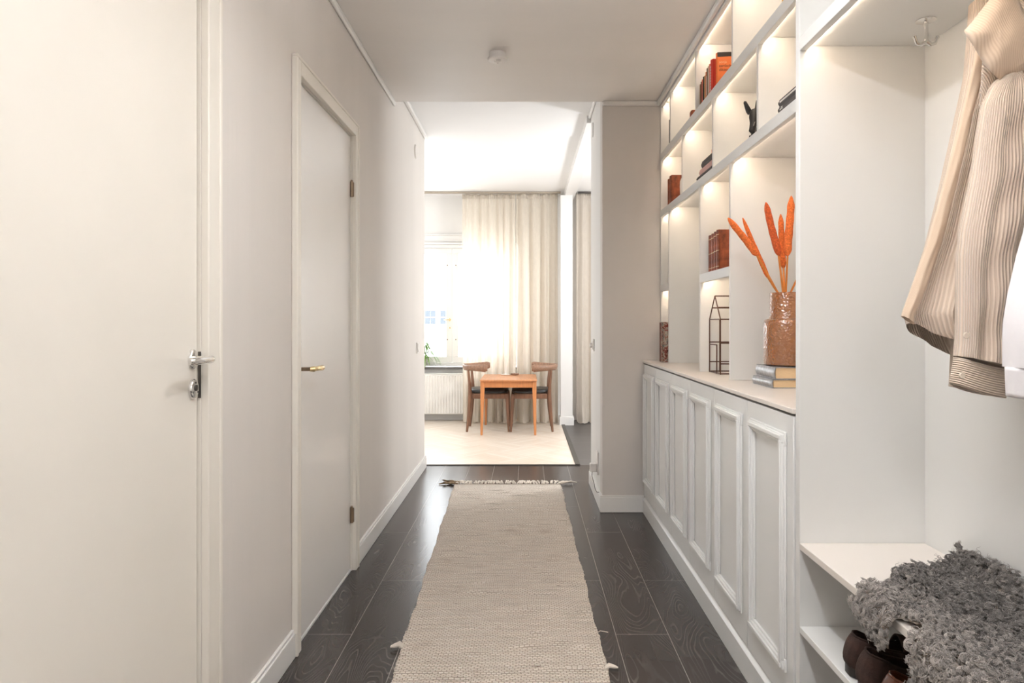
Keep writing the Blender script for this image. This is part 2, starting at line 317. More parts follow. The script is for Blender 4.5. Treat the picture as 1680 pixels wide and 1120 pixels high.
# ------------------------------------------------------------------ helpers
class MB:
    def __init__(s): s.v = []; s.f = []; s.uv = {}
    def add(s, vs, fs):
        o = len(s.v); s.v += [tuple(v) for v in vs]; s.f += [tuple(i+o for i in f) for f in fs]; return s
    def box(s, x0, x1, y0, y1, z0, z1, rot=None, at=None):
        vs = [Vector((x, y, z)) for z in (z0, z1) for y in (y0, y1) for x in (x0, x1)]
        if rot is not None: vs = [rot @ v for v in vs]
        if at is not None: vs = [v+Vector(at) for v in vs]
        return s.add(vs, [(0, 2, 3, 1), (4, 5, 7, 6), (0, 1, 5, 4), (2, 6, 7, 3), (0, 4, 6, 2), (1, 3, 7, 5)])
    def loft(s, rings, cap=True, closed=True):
        n = len(rings[0]); o = len(s.v)
        vs = [p for r in rings for p in r]; fs = []
        m = n if closed else n-1
        for i in range(len(rings)-1):
            for j in range(m):
                k = (j+1) % n
                s.uv[len(s.f)+len(fs)] = [(j/m, i/(len(rings)-1)), ((j+1)/m, i/(len(rings)-1)), ((j+1)/m, (i+1)/(len(rings)-1)), (j/m, (i+1)/(len(rings)-1))]
                fs.append((i*n+j, i*n+k, (i+1)*n+k, (i+1)*n+j))
        if cap and closed:
            fs.append(tuple(range(n))[::-1]); fs.append(tuple((len(rings)-1)*n+j for j in range(n)))
        return s.add(vs, fs)
    def tube(s, pts, rad, n=10, cap=True):
        pts = [Vector(p) for p in pts]
        rads = rad if isinstance(rad, (list, tuple)) else [rad]*len(pts)
        rings = []; up = Vector((0, 0, 1)); px = None
        for i, p in enumerate(pts):
            d = (pts[min(i+1, len(pts)-1)]-pts[max(i-1, 0)]).normalized()
            if px is None:
                a = up if abs(d.z) < .9 else Vector((1, 0, 0)); px = (a-d*a.dot(d)).normalized()
            else: px = (px-d*px.dot(d)).normalized()
            py = d.cross(px)
            rings.append([p+(px*math.cos(2*math.pi*k/n)+py*math.sin(2*math.pi*k/n))*rads[i] for k in range(n)])
        return s.loft(rings, cap)
    def lathe(s, prof, at=(0, 0, 0), n=32, axis='Z', cap=True):
        rings = []
        for r, h in prof:
            ring = []
            for k in range(n):
                a = 2*math.pi*k/n; c, d = r*math.cos(a), r*math.sin(a)
                p = {'Z': (c, d, h), 'X': (h, c, d), 'Y': (d, h, c)}[axis]
                ring.append(Vector(p)+Vector(at))
            rings.append(ring)
        return s.loft(rings, cap)
    def prism(s, poly, y0, y1, plane='XZ'):
        def P(a, b, c): return {'XZ': (a, c, b), 'YZ': (c, a, b), 'XY': (a, b, c)}[plane]
        n = len(poly); vs = [P(a, b, y0) for a, b in poly]+[P(a, b, y1) for a, b in poly]
        fs = [tuple(range(n)), tuple(range(2*n-1, n-1, -1))]+[(i, i+n, (i+1) % n+n, (i+1) % n) for i in range(n)]
        return s.add(vs, fs)
    def build(s, name, mat, parent=None, bevel=0, smooth=35, sub=0, solid=0, loc=None):
        me = bpy.data.meshes.new(name); me.from_pydata(s.v, [], s.f)
        if s.uv:
            ul = me.uv_layers.new(name='UVMap')
            for i, p in enumerate(me.polygons):
                if i in s.uv:
                    for k, li in enumerate(p.loop_indices): ul.data[li].uv = s.uv[i][k]
        import bmesh
        bm = bmesh.new(); bm.from_mesh(me); bmesh.ops.recalc_face_normals(bm, faces=bm.faces); bm.to_mesh(me); bm.free()
        me.materials.append(mat)
        o = bpy.data.objects.new(name, me); C.objects.link(o)
        if parent: o.parent = parent
        if loc is not None: o.location = loc
        if bevel:
            b = o.modifiers.new('bevel', 'BEVEL'); b.width = bevel; b.segments = 2; b.limit_method = 'ANGLE'; b.angle_limit = R(40); b.harden_normals = False
        if solid:
            b = o.modifiers.new('solid', 'SOLIDIFY'); b.thickness = solid; b.offset = 0
        if sub:
            b = o.modifiers.new('sub', 'SUBSURF'); b.levels = sub; b.render_levels = sub
        me.shade_smooth()
        if smooth and not sub: me.set_sharp_from_angle(angle=R(smooth))
        return o
def tag(o, label=None, cat=None, group=None, kind=None):
    if label: o['label'] = label
    if cat: o['category'] = cat
    if group: o['group'] = group
    if kind: o['kind'] = kind
    return o
def empty(name, loc=(0, 0, 0), label=None, cat=None, group=None, kind=None, rz=0):
    o = bpy.data.objects.new(name, None); C.objects.link(o); o.location = loc; o.rotation_euler.z = rz; o.empty_display_size = .05
    return tag(o, label, cat, group, kind)
def box(name, mat, x0, x1, y0, y1, z0, z1, parent=None, bevel=0, rel=None):
    m = MB()
    if rel is not None: m.box(x0-rel[0], x1-rel[0], y0-rel[1], y1-rel[1], z0-rel[2], z1-rel[2])
    else: m.box(x0, x1, y0, y1, z0, z1)
    return m.build(name, mat, parent, bevel)
def struct(name, mat, x0, x1, y0, y1, z0, z1, label, cat, bevel=0):
    return tag(box(name, mat, x0, x1, y0, y1, z0, z1, None, bevel), label, cat, kind='structure')
def boxes(name, mat, bl, parent=None, bevel=0, rel=(0, 0, 0)):
    m = MB()
    for b in bl: m.box(b[0]-rel[0], b[1]-rel[0], b[2]-rel[1], b[3]-rel[1], b[4]-rel[2], b[5]-rel[2])
    return m.build(name, mat, parent, bevel)
def copy_tree(o, parent=None):
    c = o.copy(); C.objects.link(c)
    c.parent = parent
    for ch in list(o.children): copy_tree(ch, c)
    return c
def text_mesh(name, body, size, mat, parent, loc, rot, extrude=.0004):
    cu = bpy.data.curves.new(name, 'FONT'); cu.body = body; cu.size = size; cu.extrude = extrude
    t = bpy.data.objects.new(name, cu); C.objects.link(t)
    dg = bpy.context.evaluated_depsgraph_get(); me = bpy.data.meshes.new_from_object(t.evaluated_get(dg))
    bpy.data.objects.remove(t); me.materials.clear(); me.materials.append(mat)
    o = bpy.data.objects.new(name, me); C.objects.link(o); o.parent = parent; o.location = loc; o.rotation_euler = rot
    return o

# ================================================================== STRUCTURE
XL = -.842; XR = 1.13; YE = 4.33; H = 2.60
# floors
struct('floor', M['planks'], -1.2, 1.3, -2.5, 5.755, -.1, 0, 'dark oak plank floor of the hallway with pale grain', 'floor')
struct('floor_dining', M['parquet'], -3.6, .415, 5.755, 8.75, -.1, .004, 'pale parquet floor of the dining room', 'floor')
struct('floor_kitchen', M['tiles'], .455, 3.2, 5.755, 8.75, -.1, 0, 'dark slate tile floor to the right of the dining room', 'floor')
struct('floor_kitchen_near', M['tiles'], 1.3, 3.2, 4.45, 5.755, -.1, 0, 'dark slate tile floor behind the passage wall', 'floor')
struct('trim_1', M['steel_dark'], .415, .455, 5.74, 8.0, -.05, .012, 'dark strip between parquet and slate floor', 'floor strip', .002)
struct('trim_2', M['steel_dark'], -1.0, .415, 5.735, 5.755, -.05, .007, 'thin dark threshold strip where planks meet parquet', 'threshold')
# left wall with two door openings
WT = .14
D1 = (.80, 1.77); D2 = (2.50, 3.307); DZ = 2.105
tag(boxes('wall_left', M['wall'], [(XL-WT, XL, -2.5, D1[0], 0, H), (XL-WT, XL, D1[0], D1[1], DZ, H), (XL-WT, XL, D1[1], D2[0], 0, H),
      (XL-WT, XL, D2[0], D2[1], DZ, H), (XL-WT, XL, D2[1], YE, 0, H), (XL-WT, XL, YE, 5.66, 0, 2.745)]), 'grey beige painted wall on the left of the hallway', 'wall', kind='structure')
struct('wall_right', M['wall'], XR+.012, XR+.15, -2.5, 4.47, 0, 2.78, 'wall behind the built-in bookcase', 'wall')
struct('wall_back', M['wall_far'], .4845, XR+.01, YE, YE+.12, 0, 2.78, 'beige end wall beside the bookcase, its shade put into the colour', 'wall')
struct('wall_passage', M['wall_room'], .4845, .60, YE+.121, 5.09, 0, 2.745, 'white side wall of the passage on the right', 'wall')
struct('wall_kitchen', M['wall_room'], 1.252, 3.2, 4.33, 4.45, 0, 2.78, 'unseen kitchen wall', 'wall')
# rear of hall with window
struct('wall_rear', M['wall'], -1.0, 1.3, -2.62, -2.5, 0, H, 'wall behind the camera', 'wall')
# ceilings
struct('ceiling', M['ceil'], -1.0, 1.25, -2.62, YE, H, H+.25, 'hallway ceiling, off white', 'ceiling')
struct('ceiling_passage', M['ceil_room'], -1.0, 1.25, YE, 5.66, 2.745, 2.9, 'higher passage ceiling beyond the hallway', 'ceiling')
struct('ceiling_dining', M['ceil_room'], -3.72, 3.3, 5.66, 8.8, 2.76, 2.9, 'white dining room ceiling', 'ceiling')
struct('ceiling_kitchen', M['ceil_room'], 1.25, 3.3, 4.33, 5.66, 2.76, 2.9, 'kitchen ceiling', 'ceiling')
# dining room shell
WY = 8.42
win = [(-3.1, -1.72), (-1.66, -.12)]
tag(boxes('wall_far', M['wall_room'], [(-3.6, -3.15, WY, WY+.3, 0, 2.76), (-3.15, -.08, WY, WY+.3, 0, .64), (-3.15, -.08, WY, WY+.3, 2.17, 2.76), (-.08, 1.6, WY, WY+.3, 0, 2.76),
      (1.6, 3.0, WY, WY+.3, 0, .64), (1.6, 3.0, WY, WY+.3, 2.2, 2.76), (3.0, 3.2, WY, WY+.3, 0, 2.76)]), 'window wall of the dining room', 'wall', kind='structure')
struct('wall_dining_left', M['wall_room'], -3.72, -3.6, 5.66, 8.8, 0, 2.76, 'left wall of the dining room', 'wall')
struct('wall_dining_near', M['wall_room'], -3.72, XL-WT, 5.54, 5.66, 0, 2.76, 'near wall of the dining room', 'wall')
struct('wall_kitchen_right', M['wall_room'], 3.2, 3.3, 4.33, 8.8, 0, 2.76, 'right wall of the kitchen', 'wall')
# column & beam
struct('column', M['trim'], .405, .545, 7.98, 8.12, 0, 2.69, 'white square post between parquet and slate floor', 'column')
struct('beam', M['trim'], .455, .575, 5.1, 8.3, 2.69, 2.76, 'shallow white ceiling beam running to the post', 'beam')
boxes_ = MB().box(.39, .56, 7.965, 8.135, 0, .10)
tag(boxes_.build('baseboard_column', M['trim'], None, .004), 'white skirting around the foot of the post', 'skirting', kind='structure')
# window head mouldings
tag(boxes('trim_3', M['trim'], [(-3.2, -.05, WY-.02, WY, 2.17, 2.27), (-3.2, -.05, WY-.035, WY, 2.20, 2.215), (-3.2, -.05, WY-.03, WY, 2.27, 2.285), (-3.2, -.05, WY-.05, WY, 2.165, 2.18)], None, .003), 'white stepped moulding above the dining room window', 'moulding', kind='structure')
# skirting boards
def skirt(name, x0, x1, y0, y1, label, h=.10, side=None):
    m = MB(); m.box(x0, x1, y0, y1, 0, h-.012)
    e = .004
    if abs(x1-x0) < abs(y1-y0):
        if side == '+x': m.box(x0, x1-.005, y0, y1, h-.012, h)
        else: m.box(x0+.005, x1, y0, y1, h-.012, h)
    else: m.box(x0, x1, y0+.005, y1, h-.012, h)
    tag(m.build(name, M['trim'], None, .003), label, 'skirting', kind='structure')
skirt('baseboard_left', XL, XL+.016, D1[1]+.08, D2[0]-.052, 'white skirting on the left wall between the two doors', side='+x')
skirt('baseboard_left_far', XL, XL+.016, D2[1]+.055, 5.675, 'white skirting on the left wall beyond the far door', side='+x')
skirt('baseboard_end', .4845-.016, .748, YE-.016, YE, 'white skirting under the end wall beside the cabinets', .107)
skirt('baseboard_passage', .4845-.016, .4845, YE, 5.10, 'white skirting on the white passage wall', .107)
skirt('baseboard_far', .05, .40, WY-.016, WY, 'white skirting right of the long curtain')
skirt('baseboard_far_left', -3.6, .04, WY-.016, WY, 'white skirting under the radiator')
# cornices
def cornice(name, x0, x1, y0, y1, z, label, mat=None):
    tag(box(name, mat or M['trim'], x0, x1, y0, y1, z-.03, z, None, .008), label, 'cornice', kind='structure')
cornice('trim_4', XL, XL+.02, -2.4, YE, H, 'slim white cornice along the left wall')
cornice('trim_5', .4845, .835, YE-.025, YE, H, 'slim cornice over the end wall', M['ceil'])
cornice('trim_6', XL, XL+.03, YE+.01, 5.66, 2.745, 'slim white cornice in the passage')
cornice('trim_7', .4845-.02, .4845, YE+.125, 5.09, 2.745, 'slim white cornice over the passage wall')
cornice('trim_8', .825, .849, -.5, YE-.002, H, 'slim cornice over the bookcase front', M['shelf'])

# ------------------------------------------------------------------ windows
def window(name, x0, x1, z0, z1, y, label, label_handle=False, mull=None):
    w = empty(name, (x0, y, z0), label, 'window', kind='structure')
    W_, H_ = x1-x0, z1-z0
    boxes('window_frame', M['trim'], [(0, W_, -.02, .10, 0, .045), (0, W_, -.02, .10, H_-.04, H_), (0, .05, -.02, .10, .045, H_-.04), (W_-.05, W_, -.02, .10, .045, H_-.04)], w, .004)
    mid = W_/2 if mull is None else mull-x0
    for a, b in ((.052, mid-.002), (mid+.002, W_-.052)):
        f = .072
        s = boxes('sash', M['trim'], [(a, b, 0, .05, .047, .047+f), (a, b, 0, .05, H_-.042-f, H_-.042), (a, a+f, 0, .05, .047+f, H_-.042-f), (b-f, b, 0, .05, .047+f, H_-.042-f)], w, .004)
        MB().box(a+f, b-f, .022, .028, .047+f, H_-.042-f).build('pane', M['glass'], s)
    hz = 1.235-z0
    h = MB(); h.lathe([(.013, -.012), (.013, 0)], (mid-.03, 0, hz), 14, 'Y'); h.tube([(mid-.03, -.01, hz), (mid-.03, -.04, hz), (mid-.035, -.045, hz), (mid-.10, -.045, hz)], .006); h.lathe([(.01, -.006), (.01, 0)], (mid-.03, 0, hz-.1), 12, 'Y'); h.tube([(mid-.03, -.02, hz+.02), (mid-.03, -.02, hz-.02)], .006)
    h.build('window_handle', M['brass'], w)
    h = MB(); 
    for zz in (1.0, .23+1.52-.0):
        pass
    for dx in (-.06, .045):
        for zz in (.33, 1.25): h.lathe([(.007, -.006), (.007, 0)], (mid+dx, 0, zz), 10, 'Y')
    h.build('sash_stop', M['bronze'], w)
    return w
window('window_1', -1.70, -.12, .66, 2.165, WY+.05, 'white casement window half behind the pale curtain', mull=-.915)
window('window_2', -3.1, -1.76, .66, 2.165, WY+.05, 'unseen white casement window added left of the visible one for daylight')  # added out of view to brighten the dining room
box_w = boxes('window_pier', M['trim'], [(-1.76, -1.70, WY+.03, WY+.2, .64, 2.17)]); tag(box_w, 'white pier between the two windows', 'window pier', kind='structure'); box_w.name = 'trim_9'
window('window_4', 1.6, 3.0, .66, 2.2, WY+.05, 'casement window in the kitchen')
tag(box('window_sill', M['sill'], -3.15, -.08, WY-.10, WY+.05, .63, .655, None, .004), 'dark grey stone sill under the dining room window', 'window sill', kind='structure')
tag(box('sill_apron', M['trim'], -3.12, -.10, WY-.03, WY-.001, .565, .628, None, .003), 'pale board below the window sill', 'sill board', kind='structure')

# outside house
b = empty('apartment_building', (-4, 45, 0), 'white rendered building seen far outside the window', 'building')
MB().box(-25, 25, 0, 8, -9, 3.0).build('wall', M['facade'], b)
for i, px in enumerate((696.5, 721.5)):
    x = (px-863)*45/1120+4
    f = MB()
    for k in (0, 1):
        for j in (0, 1): f.box(x+.02+k*.37, x+.37+k*.37, -.04, .01, 1.1+j*.47, 1.52+j*.47)
    f.build('window', M['facade_glass'], b)

# ------------------------------------------------------------------ doors
def door_casing(parent, y0, y1, xface, w, ztop, name='door_casing'):
    # casing boards (x from wall to xface) around an opening
    boxes(name, M['door'], [(XL-.001, xface, y0-w, y0, 0, ztop+.06), (XL-.001, xface, y1, y1+w, 0, ztop+.06), (XL-.001, xface, y0, y1, ztop, ztop+.06),
        ], parent, .003)
    boxes(name, M['door'], [(XL+.001, xface+.004, y0-w-.002, y0-w+.012, 0.001, ztop+.0505), (XL+.001, xface+.004, y1+w-.012, y1+w+.002, 0.001, ztop+.0505), (XL+.001, xface+.004, y0-w-.002, y1+w+.002, ztop+.0505, ztop+.0625)], parent, .003)
    boxes('door_jamb', M['door'], [(XL-WT, XL-.001, y0-.0, y0+.003, 0, ztop), (XL-WT, XL-.001, y1-.003, y1, 0, ztop), (XL-WT, XL-.001, y0, y1, ztop-.003, ztop),
        (XL-.012-.05, XL-.012-.04, y0+.003, y0+.02, 0, ztop-.003), (XL-.062, XL-.052, y1-.02, y1-.003, 0, ztop-.003)], parent)
def oval_plate(m, x, y, z, ry, rz, t):
    rings = []
    for k, (s_, h) in enumerate(((1, 0), (1, t*.6), (.9, t), (.6, t*1.15))):
        rings.append([(x+h, y+ry*s_*math.cos(2*math.pi*j/28), z+rz*s_*math.sin(2*math.pi*j/28)) for j in range(28)])
    m.loft(rings)
d1 = empty('door_1', (0, 0, 0), 'large plain cream entrance door filling the left edge', 'door', kind='structure')
LX = -.85
door_casing(d1, D1[0], D1[1], -.822, .072, DZ)
box('door_leaf', M['door'], LX-.045, LX, D1[0]+.005, D1[1]-.006, .012, DZ-.006, d1, .002)
hy, hz = 1.735, 1.107
hd = empty('door_handle_set', (0, 0, 0)); hd.parent = d1
m = MB(); oval_plate(m, LX, hy, hz, .020, .0255, .008); m.build('rosette', M['chrome'], hd)
m = MB(); m.tube([(LX+.006, hy, hz), (LX+.04, hy, hz), (LX+.052, hy-.004, hz), (LX+.056, hy-.02, hz), (LX+.057, hy-.08, hz), (LX+.057, hy-.115, hz), (LX+.055, hy-.121, hz)], [.0085, .0085, .0095, .0095, .0095, .0095, .006], 16); m.build('lever', M['chrome'], hd)
m = MB(); oval_plate(m, LX, hy+.002, 1.031, .020, .0255, .009); m.build('lock_escutcheon', M['chrome'], hd)
m = MB(); m.lathe([(.008, .0), (.008, .013), (.005, .014)], (LX, hy+.002, 1.034), 18, 'X'); m.build('lock_cylinder', M['steel_dark'], hd)
m = MB()
for a in (90, 210, 330): m.lathe([(.0028, .0), (.0028, .0108)], (LX, hy+.002+.0125*math.cos(R(a)), 1.031+.016*math.sin(R(a))), 10, 'X')
m.build('screw', M['steel_dark'], hd)
MB().box(XL-.006, XL+.001, D1[1]-.0055, D1[1]-.003, 1.005, 1.125).build('strike_plate', M['steel_dark'], d1)
d2 = empty('door_2', (0, 0, 0), 'narrow plain white inner door with a brass lever on the left wall', 'door', kind='structure')
door_casing(d2, D2[0], D2[1], -.822, .05, DZ)
box('door_leaf', M['door_b'], LX-.04, LX, D2[0]+.004, D2[1]-.004, .012, DZ-.006, d2, .002)
box('threshold', M['trim'], XL-WT, XL-.004, D2[0], D2[1], .0005, .009, d2)
hz = 1.025; hy = 2.562
h2 = empty('door_handle_set', (0, 0, 0)); h2.parent = d2
m = MB(); m.box(LX, LX+.004, hy-.02, hy+.015, hz-.055, hz+.10); m.build('backplate', M['trim'], h2, .002)
m = MB(); m.tube([(LX+.003, hy, hz), (LX+.045, hy, hz)], .0075, 14); m.build('spindle', M['bronze'], h2)
m = MB(); m.tube([(LX+.04, hy, hz), (LX+.052, hy+.004, hz), (LX+.056, hy+.02, hz+.001), (LX+.056, hy+.06, hz), (LX+.055, hy+.10, hz-.001), (LX+.053, hy+.112, hz-.001)], [.009, .0105, .009, .010, .011, .007], 16); m.build('lever', M['brass'], h2)
m = MB(); m.lathe([(.0035, 0), (.0035, .0045)], (LX, hy, hz+.068), 12, 'X'); m.box(LX, LX+.0045, hy-.0015, hy+.0015, hz+.055, hz+.068); m.build('keyhole', M['black'], h2)
for z in (1.843, .27):
    m = MB(); m.lathe([(.008, -.036), (.008, .036)], (LX+.008, D2[1]-.009, z), 14); m.box(XL-.012, LX+.018, D2[1]-.005, D2[1]-.0025, z-.034, z+.034)
    m.lathe([(.005, .036), (.0065, .040), (.003, .046)], (LX+.008, D2[1]-.009, z), 12)
    m.build('hinge', M['bronze'], d2)

# ------------------------------------------------------------------ small wall fittings
def rocker(name, at, nx, label, cat='switch', group=None):
    o = empty(name, at, label, cat, group)
    MB().box(min(0, .009*nx), max(0, .009*nx), -.042, .042, -.042, .042).build('plate', M['plastic'], o, .002)
    m = MB(); m.prism([(.009*nx, -.03), (.017*nx, -.03), (.012*nx, .0), (.014*nx, .03), (.009*nx, .03)], -.03, .03, 'XZ'); m.build('rocker', M['plastic'], o, .001)
    return o
rocker('light_switch', (XL, 5.28, 1.005), 1, 'white light switch on the left wall near its far end')
o = rocker('light_switch', (.4845, 4.86, 1.04), -1, 'white light switch on the right passage wall, above the socket')
m = MB().lathe([(.016, -.03), (.018, -.012)], (0, .008, -.002), 16, 'X'); m.build('dimmer_knob', M['plastic'], o)
def cover(at, nx, label):
    m = MB(); m.lathe([(.052, 0), (.052, .006*nx), (.046, .011*nx), (.02, .013*nx)], (0, 0, 0), 36, 'X')
    tag(m.build('junction_cover', M['wall'] if nx > 0 else M['trim'], None, loc=at), label, 'junction box cover')
cover((XL, 5.19, 2.50), 1, 'round cover plate high on the left wall')
cover((.4845, 4.93, 2.59), -1, 'round cover plate high on the right passage wall')
so = empty('power_socket', (.4845, 4.57, .262), 'white wall socket low on the right passage wall with a charger plugged in', 'socket')
MB().box(-.011, 0, -.04, .04, -.075, .075).build('plate', M['plastic'], so, .002)
MB().lathe([(.021, -.012), (.021, -.0105)], (0, 0, .035), 20, 'X').build('outlet', M['trim'], so)
ch = empty('phone_charger', (.4725, 4.57, .235), 'small white plug with a thin cable in the low wall socket', 'charger')
MB().box(-.045, -.001, -.02, .02, -.03, .025).build('plug', M['plastic'], ch, .004)
MB().tube([(-.03, 0, -.03), (-.032, -.01, -.06), (-.022, -.06, -.10), (-.02, -.10, -.125), (-.012, -.13, -.137), (-.0045, -.18, -.125)], .0022, 8).build('cable', M['steel_dark'], ch)
sd = empty('smoke_detector', (-.148, 3.55, H), 'round white smoke detector on the hallway ceiling', 'smoke detector')
MB().lathe([(.043, 0), (.043, -.024), (.0505, -.027), (.0505, -.034)], n=40).build('housing', M['plastic'], sd)
MB().lathe([(.049, -.034), (.047, -.0375), (.02, -.040), (.018, -.0385), (.002, -.0385)], n=40).build('cover', M['plastic'], sd)
m = MB(); m.lathe([(.013, -.0387), (.0125, -.0415), (.002, -.042)], (.005, -.012, 0), n=24); m.build('test_button', plain('grey_plastic', srgb(190, 186, 182), .4), sd)
MB().lathe([(.003, -.0385), (.003, -.0395)], (0, .033, 0), n=12).build('indicator', M['black'], sd)
# lamp bodies added out of view to go with the fill lights
for nm, at, lb in (('added_hall_lamp', (.14, 1.17, 2.20), 'unseen lamp body added for the hallway fill light above the view'), ('added_hall_lamp', (.14, -1.4, 2.20), 'unseen lamp body added for the hallway fill light behind the camera'), ('added_kitchen_lamp', (1.8, 6.4, 2.76), 'unseen lamp base added for the kitchen fill light')):
    o = empty(nm, at, lb, 'added lamp')
    if nm == 'added_hall_lamp':
        MB().box(-.036, .036, -.88, .88, -.01, .01).build('added_lamp_body', M['plastic'], o)
        for yy in (-.7, .7): MB().tube([(0, yy, .0101), (0, yy, H-2.20)], .002, 6).build('added_lamp_wire', M['steel_dark'], o)
    else: MB().lathe([(.17, 0), (.17, -.02), (.15, -.025)], n=36).build('added_lamp_base', M['plastic'], o)

# ================================================================== BUILT-IN UNITS
XS = .85; XC = .745
yp0, yp1 = 1.872, 1.900       # tall panel
cabm = M['cab']
# plinth
m = MB(); m.prism([(.7385, 0), (1.09, 0), (1.09, .104), (.752, .104), (.752, .098), (.745, .094), (.7385, .086)], yp1+.002, YE-.018, 'XZ')
tag(m.build('plinth', M['cab'], None, .001), 'long white plinth board under the cabinet doors', 'plinth')
doors_y = [1.902, 2.299, 2.700, 3.101, 3.503, 3.906, 4.308]
cab_labels = ['white base cabinet unit nearest the coat alcove, under the vase', 'middle white base cabinet unit of the row of three', 'farthest white base cabinet unit, beside the end wall']
for i in range(3):
    ya, yb, yc = doors_y[2*i], doors_y[2*i+1], doors_y[2*i+2]
    cb = empty('base_cabinet', (0, 0, .106), cab_labels[i], 'cabinet', 'white base cabinets under the bookcase')
    # body: sides, bottom, top, back
    boxes('cabinet_body', cabm, [(.768, 1.09, ya, ya+.016, 0, .832), (.768, 1.09, yc-.018, yc-.002, 0, .832), (.768, 1.09, ya+.016, yc-.018, 0, .016), (.768, 1.09, ya+.016, yc-.018, .816, .832), (1.08, 1.09, ya+.016, yc-.018, .016, .816)], cb)
    for a, b_ in ((ya, yb), (yb, yc)):
        dr = MB().box(XC, .765, a+.0012, b_-.0025, .004, .832).build('cabinet_door', cabm, cb, .0015)
        o0, o1, z0, z1 = a+.045, b_-.048, .094, .781
        m = MB()
        for (ins, wd, dep) in ((0, .040, .008), (.006, .026, .014), (.010, .014, .019)):
            y0, y1, u0, u1 = o0+ins, o1-ins, z0+ins, z1-ins
            m.box(XC-dep, XC-.0002, y0, y1, u0, u0+wd); m.box(XC-dep, XC-.0002, y0, y1, u1-wd, u1)
            m.box(XC-dep, XC-.0002, y0, y0+wd, u0+wd, u1-wd); m.box(XC-dep, XC-.0002, y1-wd, y1, u0+wd, u1-wd)
        m.build('door_moulding', cabm, dr, .0025)
tag(box('worktop', M['worktop'], .741, 1.129, yp1+.001, YE-.002, .9455, .960, None, .002), 'long off white worktop over the base cabinets', 'worktop')
# bookcase (upper shelving)
bc = empty('bookcase', (0, 0, 0), 'white built-in bookcase of staggered lit compartments above the cabinets', 'bookcase')
YB0, YB1 = yp1+.001, YE-.003
def shelf_board(y0, y1, ztop, zboard, zlip, name='shelf', first=False):
    m = MB(); m.box(XS+.02, 1.13, y0, y1, zboard, ztop); m.box(XS, XS+.02, y0, y1, zlip, ztop)
    return m.build(name, M['shelf'], bc, .0015)
def led(y0, y1, zboard, parent, x=XS+.0215, w=.009, mat=None):
    MB().box(x, x+w, y0, y1, zboard-.005, zboard-.001).build('led_strip', mat or M['led'], parent)
zB, zA = 2.265, 1.906
top = shelf_board(YB0, YB1, 2.599, 2.594, 2.563, 'top_board')
sB = shelf_board(YB0, YB1, zB, zB-.018, zB-.045)
sA = shelf_board(YB0, YB1, zA, zA-.018, zA-.042)
sm1 = shelf_board(2.864, 3.336, 1.436, 1.418, 1.394)
sm2 = shelf_board(4.088, YB1, 1.436, 1.418, 1.394)
box('back_panel', M['shelf'], 1.1305, 1.136, YB0, YB1, .961, 2.598, bc)
t = .018
row_top = [4.03, 3.42, 2.815, 2.21]; row_mid = [3.72, 3.11, 2.505]; row_bot = [4.07, 3.338, 2.846]
def uprights(ys, z0, z1):
    for y in ys: box('upright', M['shelf'], XS+.002, 1.13, y, y+t, z0, z1, bc, .001)
uprights(row_top, zB+.0005, 2.5935); uprights(row_mid, zA+.0005, zB-.0185); uprights(row_bot, .9605, zA-.0185)
box('upright', M['shelf'], XS+.002, 1.13, YB1-.014, YB1-.0005, .9605, 2.56, bc, .001)
def bays(ys, zb, par):
    e = [YB1-.015]+ys+[YB0-t]
    for i in range(len(e)-1): led(e[i+1]+t+.004, e[i]-.004, zb, par)
bays(row_top, 2.594, top); bays(row_mid, zB-.018, sB); bays(row_bot, zA-.018, sA)
led(2.868, 3.334, 1.418, sm1); led(4.092, YB1-.018, 1.418, sm2)
# coat alcove
ca = empty('coat_alcove', (0, 0, 0), 'white open coat alcove with hat shelf, bench and shoe shelf', 'wardrobe')
Y0 = .45
box('side_panel', M['shelf'], .75, 1.098, yp0, yp1-.0005, 0.0, 2.598, ca, .0015)
box('side_panel', M['shelf'], .75, 1.098, Y0-.02, Y0, 0.0, 2.598, ca, .0015)
box('back_panel', M['shelf'], 1.094, 1.099, Y0, yp0-.0005, 0, 2.598, ca)
m = MB(); m.box(.77, 1.093, Y0+.001, yp0-.001, 1.957, 1.982); m.box(.75, .77, Y0+.001, yp0-.001, 1.945, 1.982); hs = m.build('hat_shelf', M['shelf'], ca, .0015)
led(Y0+.01, yp0-.008, 1.957, hs, x=.7712, w=.005, mat=M['led_alcove'])
box('bench_seat', M['worktop'], .75, 1.093, Y0+.001, yp0-.001, .578, .596, ca, .0015)
box('shoe_shelf', M['shelf'], .75, 1.093, Y0+.001, yp0-.001, .350, .368, ca, .0015)
box('wall_unit', M['wall'], .75, 1.10, -2.49, Y0-.021, 0, 2.598).name = 'wall_right_near'
tag(bpy.data.objects['wall_right_near'], 'wall section nearer than the coat alcove', 'wall', kind='structure')

def coat_hook(at, label):
    o = empty('coat_hook', at, label, 'coat hook', 'chrome hooks under the hat shelf')
    MB().lathe([(.0235, 0), (.0235, -.002), (.019, -.004), (.008, -.006)], n=32).build('hook_plate', M['chrome'], o)
    m = MB(); m.tube([(0, 0, -.004), (0, 0, -.02), (.002, 0, -.035), (0, 0, -.048), (.001, 0, -.054)], [.0055, .0052, .0044, .0058, .006], 14)
    for s in (1, -1):
        m.tube([(0, 0, -.053), (.012*s, -.004*s, -.062), (.022*s, -.006*s, -.058), (.027*s, -.006*s, -.047), (.030*s, -.006*s, -.041)], [.0055, .0048, .0044, .0042, .0052], 12)
    m.build('hook', M['chrome'], o); o.rotation_euler.z = R(15)
coat_hook((1.0, 1.707, 1.956), 'empty chrome double hook under the hat shelf')
coat_hook((1.02, 1.44, 1.956), 'chrome hook holding the beige corduroy shirt')
coat_hook((1.02, 1.14, 1.956), 'chrome hook holding the white shirt')

